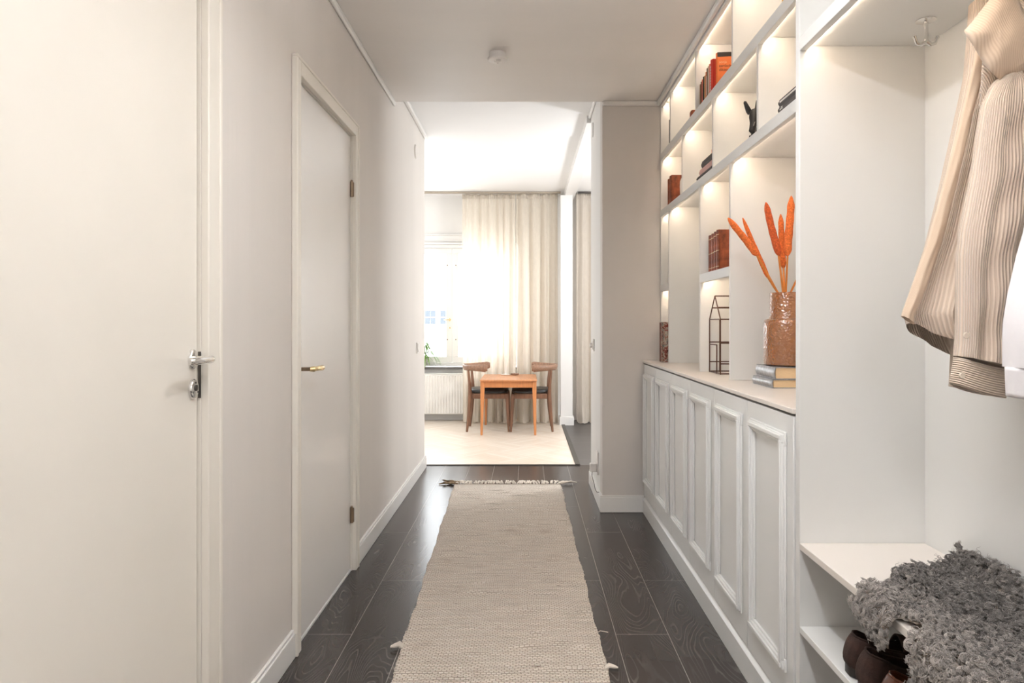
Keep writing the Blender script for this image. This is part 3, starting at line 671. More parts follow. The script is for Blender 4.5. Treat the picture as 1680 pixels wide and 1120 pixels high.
# ================================================================== BOOKS AND ORNAMENTS
BK = 0
def hexm(rgb, name, rough=.6): return plain(name, srgb(*rgb), rough, nscale=25, namt=.12)
def book_up(x0, y0, y1, z0, h, d, mat, label, pages=None, rz=0, group=None, name='book', bands=0, pivot='near'):
    o = empty(name, (x0, y0, z0), label, 'book', group); o.rotation_euler.z = rz
    T = y1-y0; c = .0028
    m = MB(); m.box(.003, d, 0, c, 0, h); m.box(.003, d, T-c, T, 0, h)
    n = 8; pr = [(.004-.006*math.sin(math.pi*k/n), T*k/n) for k in range(n+1)]+[(.0075-.006*math.sin(math.pi*k/n), T*k/n) for k in range(n, -1, -1)]
    m.prism(pr, 0, h, 'XY')
    m.build('book_cover', mat, o, .0006)
    if T > .009: MB().box(.006, d-.005, c, T-c, .004, h-.004).build('pages', pages or M['paper_white'], o)
    if bands:
        for k in range(bands):
            b_ = MB()
            z = h*(.12+.76*k/max(1, bands-1)); b_.prism([(x-.0012, y) for x, y in pr[:n+1]]+[(x+.001, y) for x, y in pr[:n+1]][::-1], z, z+.002, 'XY')
            b_.build('gilt_band', M['gold'], o)
    return o
def book_flat(x0, y0, y1, z0, th, d, mat, label, pages=None, group=None, rz=0):
    o = empty('book', (x0, y0, z0), label, 'book', group); o.rotation_euler.z = rz
    L_ = y1-y0; c = .0028
    m = MB(); m.box(.003, d, 0, L_, 0, c); m.box(.003, d, 0, L_, th-c, th)
    n = 8; pr = [(.006-.007*math.sin(math.pi*k/n), th*k/n) for k in range(n+1)]+[(.0095-.006*math.sin(math.pi*k/n), th*k/n) for k in range(n, -1, -1)]
    m.prism(pr, 0, L_, 'XZ')
    m.build('book_cover', mat, o, .0006)
    MB().box(.008, d-.006, .004, L_-.004, c, th-c).build('pages', pages or M['paper_white'], o)
    return o
# silver books under the vase
book_flat(.895, 2.487, 2.70, .9605, .032, .20, M['silver'], 'silver-spined book lying directly on the worktop, lower of two', M['paper'], 'silver books under the vase')
book_flat(.905, 2.490, 2.69, .993, .044, .19, M['silver'], 'thicker silver-spined book lying under the amber vase', M['paper'], 'silver books under the vase')
# vase
vz = 1.0375
v = MB()
pr = [(.001, .004), (.074, 0), (.083, .004), (.086, .014), (.086, .160), (.083, .170), (.076, .176), (.066, .178), (.0635, .184), (.0630, .272), (.0625, .276), (.0595, .276), (.0595, .184), (.0620, .174), (.078, .170), (.082, .160), (.082, .016), (.078, .008), (.001, .008)]
v.lathe(pr, n=64, cap=False)
tag(v.build('vase', M['vase'], None, loc=(.992, 2.595, vz)), 'amber hammered glass vase with a stepped shoulder on two silver books', 'vase')
def PX(px, py, Y): return Vector(((px-863)*Y/1120, Y, 1.2-(py-529)*Y/1120))
reeds = [((1195, 357), (1243, 420), (1276, 480), 2.60, .0165, 'orange reed leaning farthest left'), ((1218.6, 357), (1260, 457), (1280, 485), 2.66, .0115, 'thin orange reed just behind the farthest left one'),
    ((1256, 331.5), (1278, 420), (1285, 482), 2.56, .0170, 'darker orange upright reed third from the left'), ((1280, 351), (1285.5, 441), (1287, 482), 2.68, .0150, 'orange reed standing behind between the two tallest'),
    ((1298, 321), (1292, 421), (1289, 482), 2.56, .0185, 'tallest orange reed at the right of the vase')]
for i, (a, b_, c_, Y, r, lb) in enumerate(reeds):
    tip, bas, neck = PX(*a, Y), PX(*b_, Y), PX(*c_, 2.595+.5*(Y-2.595))
    o = empty('dried_reed', neck, lb+' in the amber vase', 'dried plant', 'dried reeds in the vase')
    d = tip-bas; n = 34; pts = []; rr = []
    for k in range(n+1):
        t_ = k/n; prof = (min(1, (t_/.10))**.5)*(min(1, (1-t_)/.16))**.5*(1-.22*max(0, t_-.3)) if t_ < 1 else 0
        pts.append(bas+d*t_-neck+Vector((math.sin(t_*5+i)*.0015, 0, 0))); rr.append(max(.0012, r*.84*prof*(.95+.035*math.sin(k*.8+i))))
    MB().tube(pts, rr, 16).build('seed_head', M['reed'] if i != 2 else plain('dark_orange_reed', srgb(204, 92, 46), .9, nscale=160, namt=.3, bump=.5, bscale=420), o)
    foot = Vector((.992+random.uniform(-.03, .03), 2.595+random.uniform(-.03, .03), vz+.02))-neck
    MB().tube([bas-neck+d*.05, (bas-neck)*.5, (0, 0, 0), foot*.5, foot], [.0036, .004, .0042, .0042, .004], 8).build('stem', M['stem'], o)
for i, (a, c_, Y) in enumerate((((1316, 440), (1296, 482), 2.6), ((1306, 470), (1300, 484), 2.62))[:1]):
    p, q = PX(*a, Y), PX(*c_, Y); o = empty('dried_reed', q, 'orange stem leaning right, its head hidden by the tall panel', 'dried plant', 'dried reeds in the vase')
    MB().tube([p-q+(p-q).normalized()*.02, (0, 0, 0), Vector((.99, 2.6, vz+.02))-q], .004, 8).build('stem', M['stem'], o)
    MB().tube([p-q, p-q+Vector((.004, -.02, .06)), p-q+Vector((.006, -.05, .14)), p-q+Vector((.006, -.07, .19))], [.004, .013, .013, .004], 12).build('seed_head', M['reed'], o)
# wire house lantern
wl = empty('wire_house_ornament', (.893, 3.135, .9605), 'brown wire house-shaped lantern frame on the worktop', 'ornament')
m = MB(); w_, dd, ez, rz_ = .185, .15, .255, .365
def bar(a, b_, r=.0028): m.tube([a, b_], r, 6)
for x in (0, dd):
    for y in (0, w_): bar((x, y, 0), (x, y, ez))
    for z in (.004, ez): bar((x, 0, z), (x, w_, z))
    bar((x, 0, ez), (x, w_*.5, rz_)); bar((x, w_, ez), (x, w_*.5, rz_))
    bar((x, w_*.33, 0 if x == 0 else .004), (x, w_*.33, .135)); bar((x, w_*.33, .135), (x, w_, .135)) if x == 0 else None
for y in (0, w_):
    for z in (.004, .05, .145, ez): bar((0, y, z), (dd, y, z))
    bar((dd*.5 if y == 0 else dd*.33, y, 0), (dd*.5 if y == 0 else dd*.33, y, ez))
bar((0, w_*.5, rz_), (dd, w_*.5, rz_)); bar((0, w_*.25, (ez+rz_)/2), (dd, w_*.25, (ez+rz_)/2)); bar((0, w_*.75, (ez+rz_)/2), (dd, w_*.75, (ez+rz_)/2)); bar((dd*.9, 0, ez), (dd*.99, w_*.25, (ez+rz_)/2))
m.build('wire_frame', M['wire'], wl)
# brown antique books on the small shelf
g = 'brown leather books on the small shelf'
bl = ['farthest brown leather book on the small lit shelf', 'second brown leather book from the far end of the small shelf', 'third brown leather book from the far end of the small shelf', 'nearest and tallest brown leather book on the small shelf, cover facing out']
ys = [(3.276, 3.325), (3.232, 3.274), (3.190, 3.230), (3.148, 3.188)]
for (a, b_), lb, h in zip(ys, bl, (.184, .186, .190, .193)):
    book_up(.886, a, b_, 1.4365, h, .125, M['leather_book'], lb, M['paper'], group=g, bands=3)
# marbled books in the far bay
book_up(.822, 4.125, 4.178, .9605, .242, .17, M['marble_paper'], 'marbled book with reddish cover on the far end of the worktop', group='marbled books at the end wall')
book_up(.826, 4.182, 4.235, .9605, .240, .17, plain('dark_red_marbled', srgb(110, 62, 50), .6, nscale=30, namt=.6), 'dark marbled book behind the other at the far end of the worktop', group='marbled books at the end wall')
# brown book, middle row far bay
book_up(.872, 4.10, 4.165, zA+.0005, .180, .070, M['leather_book'], 'thick brown leather book in the far middle compartment, cover facing out', M['paper'], bands=0, group='brown books in the far middle compartment')
book_up(.872, 4.168, 4.215, zA+.0005, .172, .070, M['leather_book'], 'brown leather book behind the thick one in the far middle compartment', M['paper'], group='brown books in the far middle compartment')
m = MB(); m.lathe([(.018, 0), (.022, .01), (.02, .05), (.022, .10), (.021, .13), (.012, .15), (.002, .155)], n=24)
tag(m.build('white_ornament', M['ceramic'], None, loc=(.932, 4.04, zA+.0005)), 'white rounded ornament half hidden beside the thick brown book', 'ornament')
# stacked books, middle row second bay
g = 'books lying in the second middle compartment'
book_flat(.853, 3.135, 3.415, zA+.0005, .017, .18, M['cloth_dark'], 'thin dark book at the bottom of the pile of three', group=g)
book_flat(.856, 3.140, 3.375, zA+.018, .028, .17, M['cloth_pink'], 'pale pink book in the middle of the pile of three', group=g)
book_flat(.859, 3.150, 3.345, zA+.0465, .034, .165, M['cloth_dark'], 'dark grey book on top of the pile of three', group=g)
m = MB(); m.box(-.012, .05, -.02, .03, 0, .022)
tag(m.build('orange_box', M['orange'], None, .002, loc=(.880, 3.165, zA+.081)), 'small orange box on the pile of three books', 'box')
m = MB(); m.tube([(.0, 0, .0), (-.008, 0, .03), (-.014, 0, .06), (-.008, 0, .09), (.008, 0, .105), (.03, 0, .105), (.04, 0, .08), (.04, 0, .03), (.03, 0, 0)], .005, 10); m.box(-.004, .034, -.012, .012, -.003, .004)
tag(m.build('white_handle_ornament', M['ceramic'], None, loc=(.888, 3.17, zA+.1065)), 'white looped ornament on top of the small orange box', 'ornament')
# black animal figurine
fg = empty('animal_figurine', (.9275, 2.80, zA+.0005), 'black long-eared animal head figurine with pale lines on the bookcase', 'figurine')
m = MB(); m.tube([(.020, 0, 0), (.022, 0, .05), (.020, 0, .095), (.012, 0, .125), (.006, 0, .150), (.004, 0, .160)], [.030, .026, .024, .022, .018, .006], 18)
m.build('neck', M['black'], fg)
m = MB(); m.tube([(.010, -.005, .158), (.004, -.020, .148), (-.002, -.030, .125), (-.006, -.036, .100), (-.012, -.040, .078), (-.015, -.042, .066), (-.016, -.042, .060)], [.010, .020, .020, .015, .0125, .0125, .006], 18)
m.build('face', M['black'], fg)
for a_, b_, c_ in (((-.008, 0, .150), (-.020, -.002, .172), (-.031, -.004, .196)), ((.016, 0, .150), (.021, 0, .175), (.022, 0, .203))):
    MB().tube([a_, ((a_[0]+b_[0])/2, 0, (a_[2]+b_[2])/2), b_, c_, (c_[0]*1.05, c_[1], c_[2]+.004)], [.010, .0115, .010, .0065, .002], 12).build('ear', M['black'], fg)
m = MB(); m.tube([(-.01, 0, 0), (-.012, -.02, .03), (-.014, -.03, .052)], [.014, .010, .008], 12); m.build('chin_support', M['black'], fg)
m = MB()
m.tube([(.026, -.026, .145), (.008, -.040, .118), (-.008, -.052, .098), (-.012, -.054, .085)], .0013, 5); m.tube([(-.010, -.030, .146), (.004, -.041, .135), (.018, -.034, .138)], .0012, 5)
m.tube([(.036, -.022, .12), (.022, -.028, .105), (.006, -.026, .085), (.002, -.024, .05)], .0014, 5)
m.build('pale_lines', plain('pale_paint', srgb(190, 180, 170), .5), fg)
# dark stacked books, nearest middle bay
g = 'dark books lying in the nearest middle compartment'
b1 = book_flat(.853, 2.03, 2.312, zA+.0005, .0205, .20, plain('grey_black_board', srgb(70, 63, 62), .5), 'grey-black book with white mark, lower of the two in the nearest middle compartment', group=g)
b2 = book_flat(.853, 2.03, 2.308, zA+.0215, .0235, .20, plain('black_board', srgb(60, 53, 51), .5), 'dark book with pale spine lettering, upper of the two in the nearest middle compartment', group=g)
white = plain('pale_print', srgb(225, 220, 214), .6)
m = MB(); r0 = random.Random(3)
y = .262
for k in range(24):
    w_ = r0.uniform(.004, .008); m.box(-.0018, -.0004, y-w_, y, .009, .0145); y -= w_+.002
m.build('spine_print', white, b2)
m = MB(); m.box(-.0018, -.0004, .238, .243, .006, .014); m.box(-.0018, -.0004, .246, .250, .006, .015); m.box(-.0018, -.0004, .253, .262, .006, .010); m.build('spine_print', white, b1)
# top row, books with orange cover
g = 'upright books in the top compartment'
cols = [((150, 104, 66), 'brown', .118), ((96, 62, 50), 'dark brown', .124), ((232, 124, 96), 'salmon', .128), ((70, 60, 48), 'olive and black', .133), ((205, 160, 110), 'tan', .130), ((226, 140, 92), 'pale orange', .140), ((112, 84, 66), 'grey brown', .150), ((214, 196, 168), 'cream', .152), ((236, 150, 130), 'pale pink', .154)]
y = 3.405
for i, (c, nm, h) in enumerate(cols):
    w_ = [.020, .018, .018, .026, .022, .018, .022, .018, .020][i]
    rel = ['farthest back in the top compartment row', 'second from the far end of the top row', 'third from the far end of the top row', 'fourth from the far end of the top row', 'fifth from the far end of the top row', 'sixth from the far end of the top row', 'third before the red one in the top row', 'second before the red one in the top row', 'right behind the red one in the top row'][i]
    o = book_up(.866, y-w_, y, zB+.0005, h, .11, hexm(c, nm.replace(' ', '_')+'_spine'), nm+' thin book, '+rel, group=g)
    if i in (3, 6, 8):
        MB().box(-.0032, -.0018, w_*.35, w_*.6, h*.15, h*.75).build('spine_print', M['black'] if i == 3 else white, o)
    y -= w_+.001
o = book_up(.866, y-.038, y, zB+.0005, .162, .115, M['red'], 'coral red thick book with white lettering behind the orange-covered one', group=g)
m = MB()
for k in range(9): m.box(-.0036, -.0018, .016, .024, .02+k*.013, .029+k*.013)
m.build('spine_print', white, o)
y -= .040
o = book_up(.880, y-.024, y-.002, zB+.0005, .180, .130, M['orange'], 'orange-covered poetry book facing out with a black band at the top', group=g, rz=R(-6))
MB().box(.003, .130, -.0006, .0028, .160, .1806).build('black_band', plain('brown_black_band', srgb(52, 40, 34), .5), o)
text_mesh('cover_text', 'sonja', .017, plain('peach_print', srgb(252, 190, 140), .6), o, (.010, -.0012, .130), (R(90), 0, 0))
text_mesh('cover_text', 'samlade', .0175, plain('dark_print', srgb(120, 52, 30), .6), o, (.010, -.0012, .112), (R(90), 0, 0))
text_mesh('cover_text', 'dikter', .0175, plain('dark_print', srgb(120, 52, 30), .6), o, (.010, -.0012, .094), (R(90), 0, 0))
m = MB(); m.prism([(.050, .05), (.056, .078), (.075, .085), (.09, .06)], -.0014, -.0004, 'XZ'); m.build('cover_picture', M['black'], o)
m = MB(); m.prism([(.046, .045), (.052, .062), (.06, .06), (.056, .045)], -.0020, -.0012, 'XZ'); m.build('cover_picture', white, o)
# top row others
m = MB(); m.box(0, .06, 0, .045, 0, .052)
tag(m.build('wooden_box', M['leather_book'], None, .010, loc=(.866, 3.575, zB+.0005)), 'small brown box in the second top compartment from the far end', 'box')
book_up(.862, 4.085, 4.12, zB+.0005, .152, .08, hexm((40, 46, 44), 'black_green_spine'), 'black book upright in the farthest top compartment')
book_up(.858, 2.25, 2.298, zB+.0005, .17, .13, M['yellow'], 'yellow book standing in the top compartment above the dark books')

# ================================================================== DINING ROOM
# radiator
rd = empty('radiator', (-1.25, WY-.12, .09), 'white ribbed radiator under the dining room window', 'radiator')
m = MB(); rings = []; n = 42*4; prof = []
for k in range(n+1):
    x = -.72+1.44*k/n; ph = k % 4; d_ = (0, .0, .009, .009)[ph]; prof.append((x, -.035+d_))
for z in (.0, .012, .018, .462, .468, .48):
    inset = .008 if z in (.0, .48) else 0
    flat = z in (.0, .012, .468, .48)
    rings.append([(x, (-.035+inset if flat else yy), z) for x, yy in prof])
m.loft(rings, closed=False)
m.box(-.72, .72, -.02, -.012, 0, .48)
m.build('front_panel', M['radiator'], rd, smooth=25)
boxes('grille', M['radiator'], [(-.725, .725, -.036, .05, .482, .492), (-.725, -.715, -.036, .05, 0, .482), (.715, .725, -.036, .05, 0, .482), (-.72, .72, .035, .045, 0, .48)], rd, .002)
MB().tube([(.70, .0, .0), (.70, .0, -.04), (.70, .04, -.085)], .009).build('pipe', M['radiator'], rd)
for x in (-.6, .6): MB().box(x-.015, x+.015, .0, .03, -.0855, 0).build('foot', M['radiator'], rd)

def curtain(name, x0, x1, y, z0, z1, mat, label, amp=.035, n=9, seed=1, flare=.0):
    r = random.Random(seed); nx, nz = 220, 60
    ph = [r.uniform(-.5, .5) for _ in range(8)]; am = [r.uniform(.6, 1.3) for _ in range(n*2+4)]
    rings = []
    for j in range(nz+1):
        v_ = j/nz; z = z1-(z1-z0)*v_
        row = []
        for i in range(nx+1):
            u = i/nx
            uu = u + .018*math.sin(7*u+ph[0]+v_*1.2)+.010*math.sin(17*u+ph[1])
            k = uu*n; a = am[int(max(0, k))]
            g_ = math.sin(2*math.pi*k)
            sharp = math.copysign(abs(g_)**.8, g_)
            A = amp*(.55+.55*v_)*a
            dy = A*sharp + .010*math.sin(2*math.pi*k*2.3+ph[2])*v_
            # header gathers near the top
            if v_ < .05: dy = dy*.7+.006*math.sin(2*math.pi*k*5)*(1-v_/.05)
            xx = x0+(x1-x0)*(.5+(u-.5)*(1+flare*v_))+.006*math.sin(2*math.pi*k+1.2)*v_
            zz = z
            if v_ > .93:
                q = (v_-.93)/.07; dy += q*(.022*math.sin(2*math.pi*k*.8+ph[3])-.03); zz = z+.012*q*math.sin(2*math.pi*k*1.7+ph[4])*(1 if q < 1 else .6)+.0
            row.append((xx, y+dy, max(zz, z0)))
        rings.append(row)
    o = empty(name, (0, 0, 0), label, 'curtain')
    MB().loft(rings, closed=False).build('curtain_cloth', mat, o, smooth=60)
    # heading tape at the top
    m = MB(); rr = []
    for j, z in enumerate((z1+.004, z1-.05)):
        rr.append([(x0+(x1-x0)*i/nx, y-.006+rings[1][i][1]-y, z) for i in range(nx+1)])
    m.loft(rr, closed=False); m.build('heading_tape', mat, o, solid=.002)
    return o
tr = tag(boxes('curtain_track', M['track'], [(-3.4, .41, 8.115, 8.145, 2.735, 2.757)], None, .002), 'thin metal curtain track along the dining room ceiling', 'curtain track')
tag(boxes('curtain_track', M['steel_dark'], [(.62, 3.1, 8.115, 8.145, 2.735, 2.757)], None, .002), 'thin dark curtain track in the kitchen', 'curtain track')
curtain('curtain', -.76, -.128, 8.15, .012, 2.728, M['curtain'], 'pale linen curtain glowing in front of the window, left one', .030, 7, 3)
curtain('curtain', -.118, .375, 8.14, .012, 2.728, M['curtain'], 'beige linen curtain hanging at the right of the window, beside the post', .045, 4, 5)
curtain('curtain', .60, 1.60, 8.13, .006, 2.728, M['curtain_shaded'], 'beige curtain beyond the white post, over the slate floor', .03, 8, 9)

# dining table
TB = empty('dining_table', (-.187, 7.62, .0045), 'small teak dining table with tapered legs', 'table')
m = MB(); poly = []
hw, hd_ = .304, .405
for cx, cy, a0 in ((hw-.02, hd_-.02, 0), (-hw+.02, hd_-.02, 90), (-hw+.02, -hd_+.02, 180), (hw-.02, -hd_+.02, 270)):
    for k in range(5): a = R(a0+k*22.5); poly.append((cx+.02*math.cos(a), cy+.02*math.sin(a)))
m.prism(poly, .572, .590, 'XY'); m.build('tabletop', M['teak'], TB, .006)
boxes('apron', M['teak_v'], [(-.27, .27, -.372, -.354, .505, .572), (-.27, .27, .354, .372, .505, .572), (-.292, -.276, -.35, .35, .505, .572), (.276, .292, -.35, .35, .505, .572)], TB, .003)
for sx in (-1, 1):
    for sy in (-1, 1):
        rings = []
        for z, w_, o_ in ((0, .024, .006), (.30, .034, .002), (.48, .044, 0), (.572, .046, 0)):
            cx, cy = sx*(.276+o_*1.5), sy*(.358+o_*1.2); h_ = w_/2
            rings.append([(cx-h_, cy-h_, z), (cx+h_, cy-h_, z), (cx+h_, cy+h_, z), (cx-h_, cy+h_, z)])
        MB().loft(rings).build('leg', M['teak_v'], TB, .005)
# chairs
def make_chair():
    o = empty('dining_chair', (0, 0, .0045))
    # seat cushion
    m = MB(); rings = []
    def sq(hx, hy, z, e=4, dx=0):
        pts = []
        for k in range(40):
            a = 2*math.pi*k/40; c, s_ = math.cos(a), math.sin(a)
            pts.append((dx+hx*math.copysign(abs(c)**(2/e), c), hy*(1+.06*math.copysign(abs(c)**(2/e), c))*math.copysign(abs(s_)**(2/e), s_), z+(.004*c*c)))
        return pts
    for hx, hy, z in ((.17, .17, .418), (.208, .208, .42), (.216, .214, .432), (.214, .212, .450), (.200, .198, .461), (.15, .15, .466), (.05, .05, .467)): rings.append(sq(hx, hy, z))
    m.loft(rings); m.build('seat', M['leather_black'], o, smooth=60)
    # rails
    m = MB()
    for s_ in (-1, 1): m.box(-.195, .195, s_*.192-.011, s_*.192+.011, .362, .416)
    m.box(.185, .205, -.185, .185, .362, .416); m.box(-.205, -.185, -.185, .185, .362, .416)
    m.build('seat_frame', M['walnut'], o, .006)
    for s_ in (-1, 1):
        MB().tube([(.222, s_*.203, 0), (.212, s_*.200, .20), (.204, s_*.196, .38), (.202, s_*.195, .415)], [.0115, .017, .021, .019], 14).build('leg', M['walnut'], o)
        MB().tube([(-.235, s_*.203, 0), (-.214, s_*.200, .20), (-.200, s_*.199, .40), (-.204, s_*.206, .52), (-.214, s_*.220, .63), (-.218, s_*.224, .675)], [.0125, .019, .022, .0175, .014, .013], 14).build('leg', M['walnut'], o)
    # horn-shaped backrest
    rings = []; n = 34
    for k in range(n+1):
        a = math.pi*(k/n-.5)*1.06          # -95..95 deg
        cx = -.10-.185*math.cos(a)
        if abs(a) > R(60): cx = -.10-.185*math.cos(a)
        y_ = .262*math.sin(a)
        tip = abs(k/n-.5)*2
        hx = .011+.008*(1-tip)+.010*tip**6*0; hz = .040-.012*math.sin(math.pi*tip)+.004*tip
        hx = .012+.012*tip
        if tip > .97: hx *= .6; hz *= .7
        fwd = .075*max(0, tip-.55)/.45
        cx += fwd
        d = Vector((math.cos(a), -0*math.sin(a), 0)); nrm = Vector((-math.cos(a), math.sin(a)*1.2, 0)).normalized()
        tilt = .25*(1-tip)
        ring = []
        for j in range(16):
            b_ = 2*math.pi*j/16
            off = nrm*(hx*math.cos(b_))+Vector((0, 0, hz*math.sin(b_)))
            off += nrm*(tilt*off.z)
            ring.append(Vector((cx, y_, .700))+off)
        rings.append(ring)
    MB().loft(rings).build('backrest', M['walnut_rest'], o, smooth=70)
    return o
c1 = make_chair(); c1.location = (-.412, 7.675, .0045)
tag(c1, 'smoked oak dining chair with black seat, left of the table', 'chair', 'elbow chairs at the dining table')
c2 = copy_tree(c1); c2.location = (.056, 7.675, .0045); c2.rotation_euler.z = math.pi
tag(c2, 'smoked oak dining chair with black seat, right of the table', 'chair')
# things on the table
tz = .5948
o = empty('candle_holder', (-.235, 7.90, tz), 'white taper candle in a low holder at the far edge of the table', 'candle')
MB().lathe([(.055, 0), (.06, .006), (.045, .008), (.014, .009), (.012, .02), (.001, .02)], n=28).build('holder', M['ceramic'], o)
MB().lathe([(.0065, .02), (.006, .195), (.004, .2), (.0008, .203)], n=12).build('candle', plain('wax', srgb(240, 236, 228), .5), o)
m = MB(); m.lathe([(.02, 0), (.045, .005), (.05, .018), (.046, .018), (.018, .007), (.001, .007)], n=24, cap=False)
tag(m.build('small_bowl', plain('brown_bowl', srgb(150, 118, 98), .5), None, loc=(-.13, 7.88, tz+.0003)), 'small shallow brown bowl beside the candle', 'bowl')
# plant
pl = empty('potted_plant', (-1.27, 8.375, .6555), 'green long-leaved plant on the window sill', 'plant')
MB().lathe([(.04, 0), (.05, .08), (.055, .10), (.048, .10), (.044, .085), (.001, .085)], n=24).build('pot', M['pot'], pl)
MB().tube([(0, 0, .08), (.01, -.01, .18), (.02, -.015, .28)], [.008, .007, .005], 8).build('stem', M['leaf'], pl)
m = MB(); r = random.Random(5)
for k in range(64):
    a = r.uniform(0, 2*math.pi); L_ = r.uniform(.13, .24); up = r.uniform(.2, 1.25); z = r.uniform(.12, .29); w_ = r.uniform(.007, .012)
    p = Vector((.02+r.uniform(-.01, .03), -.015, z)); d = Vector((math.cos(a), math.sin(a)*.45, 0)); rings = []
    for j in range(9):
        t_ = j/8; c = p+d*L_*t_*math.cos(.5*up)+Vector((0, 0, L_*(up*t_*.75-1.15*t_*t_)))
        ww = w_*math.sin(math.pi*min(.98, t_*.92+.08)); s_ = Vector((-d.y, d.x, 0)).normalized()
        rings.append([c-s_*ww, c+Vector((0, 0, .0015)), c+s_*ww, c-Vector((0, 0, .0015))])
    m.loft(rings)
m.build('foliage', M['leaf'], pl)

# ================================================================== RUG
def build_rug():
    rg = empty('rag_rug', (0, 0, 0), 'long cream woven runner rug with fringed end on the dark floor', 'rug')
    nx, ny = 110, 620; rnd = np.random.RandomState(4)
    ys_ = np.linspace(.55, 5.05, ny); u = np.linspace(0, 1, nx)
    U, Yg = np.meshgrid(u, ys_)
    xl = -.452-(Yg-2.27)*.0275+.003*np.sin(Yg*9)+.002*np.sin(Yg*31)+.0014*rnd.randn(ny)[:, None]
    xr = .280-(Yg-2.27)*.0085+.003*np.sin(Yg*8+1)+.002*np.sin(Yg*27)+.0014*rnd.randn(ny)[:, None]
    xr = xr + .020*np.exp(-((Yg-4.8)/.5)**2)*0
    X = xl+(xr-xl)*U
    Z = .006+.0012*np.sin(Yg*2*np.pi/.034+3*np.sin(X*6))*.4+.0010*rnd.randn(ny)[:, None]*.4
    for k in range(90):
        cx, cy = rnd.uniform(-.45, .28), rnd.uniform(.8, 5); a = rnd.uniform(.003, .009); sx, sy = rnd.uniform(.02, .10), rnd.uniform(.006, .012)
        Z += a*np.exp(-((X-cx)/sx)**2-((Yg-cy)/sy)**2)
    for cx, cy, a, sx, sy in ((.05, 4.7, .008, .05, .02), (-.21, 3.02, .012, .10, .03), (.14, 2.55, .012, .06, .03), (.20, 2.5, .010, .05, .02), (.04, 2.62, .01, .03, .012)):
        Z += a*np.exp(-((X-cx)/sx)**2-((Yg-cy)/sy)**2)
    top = np.stack([X, Yg, Z], -1).reshape(-1, 3); bot = np.stack([X, Yg, np.full_like(Z, .0008)], -1).reshape(-1, 3)
    V = np.concatenate([top, bot]); N = nx*ny
    i, j = np.meshgrid(np.arange(ny-1), np.arange(nx-1), indexing='ij'); a = (i*nx+j).ravel()
    F = [tuple(q) for q in np.stack([a, a+1, a+nx+1, a+nx], 1).tolist()]
    for k in range(ny-1):
        p = k*nx; F.append((p, p+nx, p+nx+N, p+N)); q = p+nx-1; F.append((q+nx, q, q+N, q+nx+N))
    for k in range(nx-1):
        F.append((k+1, k, k+N, k+1+N)); q = (ny-1)*nx+k; F.append((q, q+1, q+1+N, q+N))
    me = bpy.data.meshes.new('woven_body'); me.from_pydata(V.tolist(), [], F); me.materials.append(M['rug']); me.shade_smooth()
    o = bpy.data.objects.new('woven_body', me); C.objects.link(o); o.parent = rg
    m = MB(); r = random.Random(2)
    for k in range(62):
        x = -.525+.78*k/61+r.uniform(-.004, .004); lean = r.uniform(-.045, .045); pts = []
        if k > 58: lean = .06+.02*(k-58)
        L_ = r.uniform(.05, .085) if k <= 58 else .04
        for j in range(6):
            t_ = j/5; pts.append((x+lean*t_+r.uniform(-.003, .003), 5.045+L_*t_, .008+.010*math.sin(math.pi*t_)+r.uniform(0, .004)))
        m.tube(pts, [.0052, .0062, .0058, .0066, .005, .003], 6)
    m.build('fringe', M['fringe'], rg)
    m = MB()
    for k in range(12):
        a = r.uniform(-.6, 2.6); p = Vector((-.535+r.uniform(-.02, .06), 5.06+r.uniform(-.01, .02), .012)); pts = [p]
        for j in range(5): p = p+Vector((-.016+r.uniform(-.012, .012), r.uniform(-.014, .016), r.uniform(-.004, .006))); p.z = max(.006, p.z); pts.append(p)
        m.tube(pts, [.006, .007, .007, .006, .006, .003], 6)
    m.build('fringe', M['fringe_dark'], rg)
    for (x, y, s_, n) in ((-.452, 2.50, -1, 5), (.272, 2.35, 1, 3), (.27, 2.62, 1, 1)):
        m = MB()
        for k in range(n):
            p = Vector((x, y+.006*k, .008)); m.tube([p, p+Vector((.015*s_, .004, .008)), p+Vector((.032*s_, .002-.003*k, .006)), p+Vector((.045*s_, -.004*k, .004))], [.004, .006, .005, .002] if n > 1 else .0015, 6)
        m.build('loose_tuft', M['fringe'], rg)
build_rug()

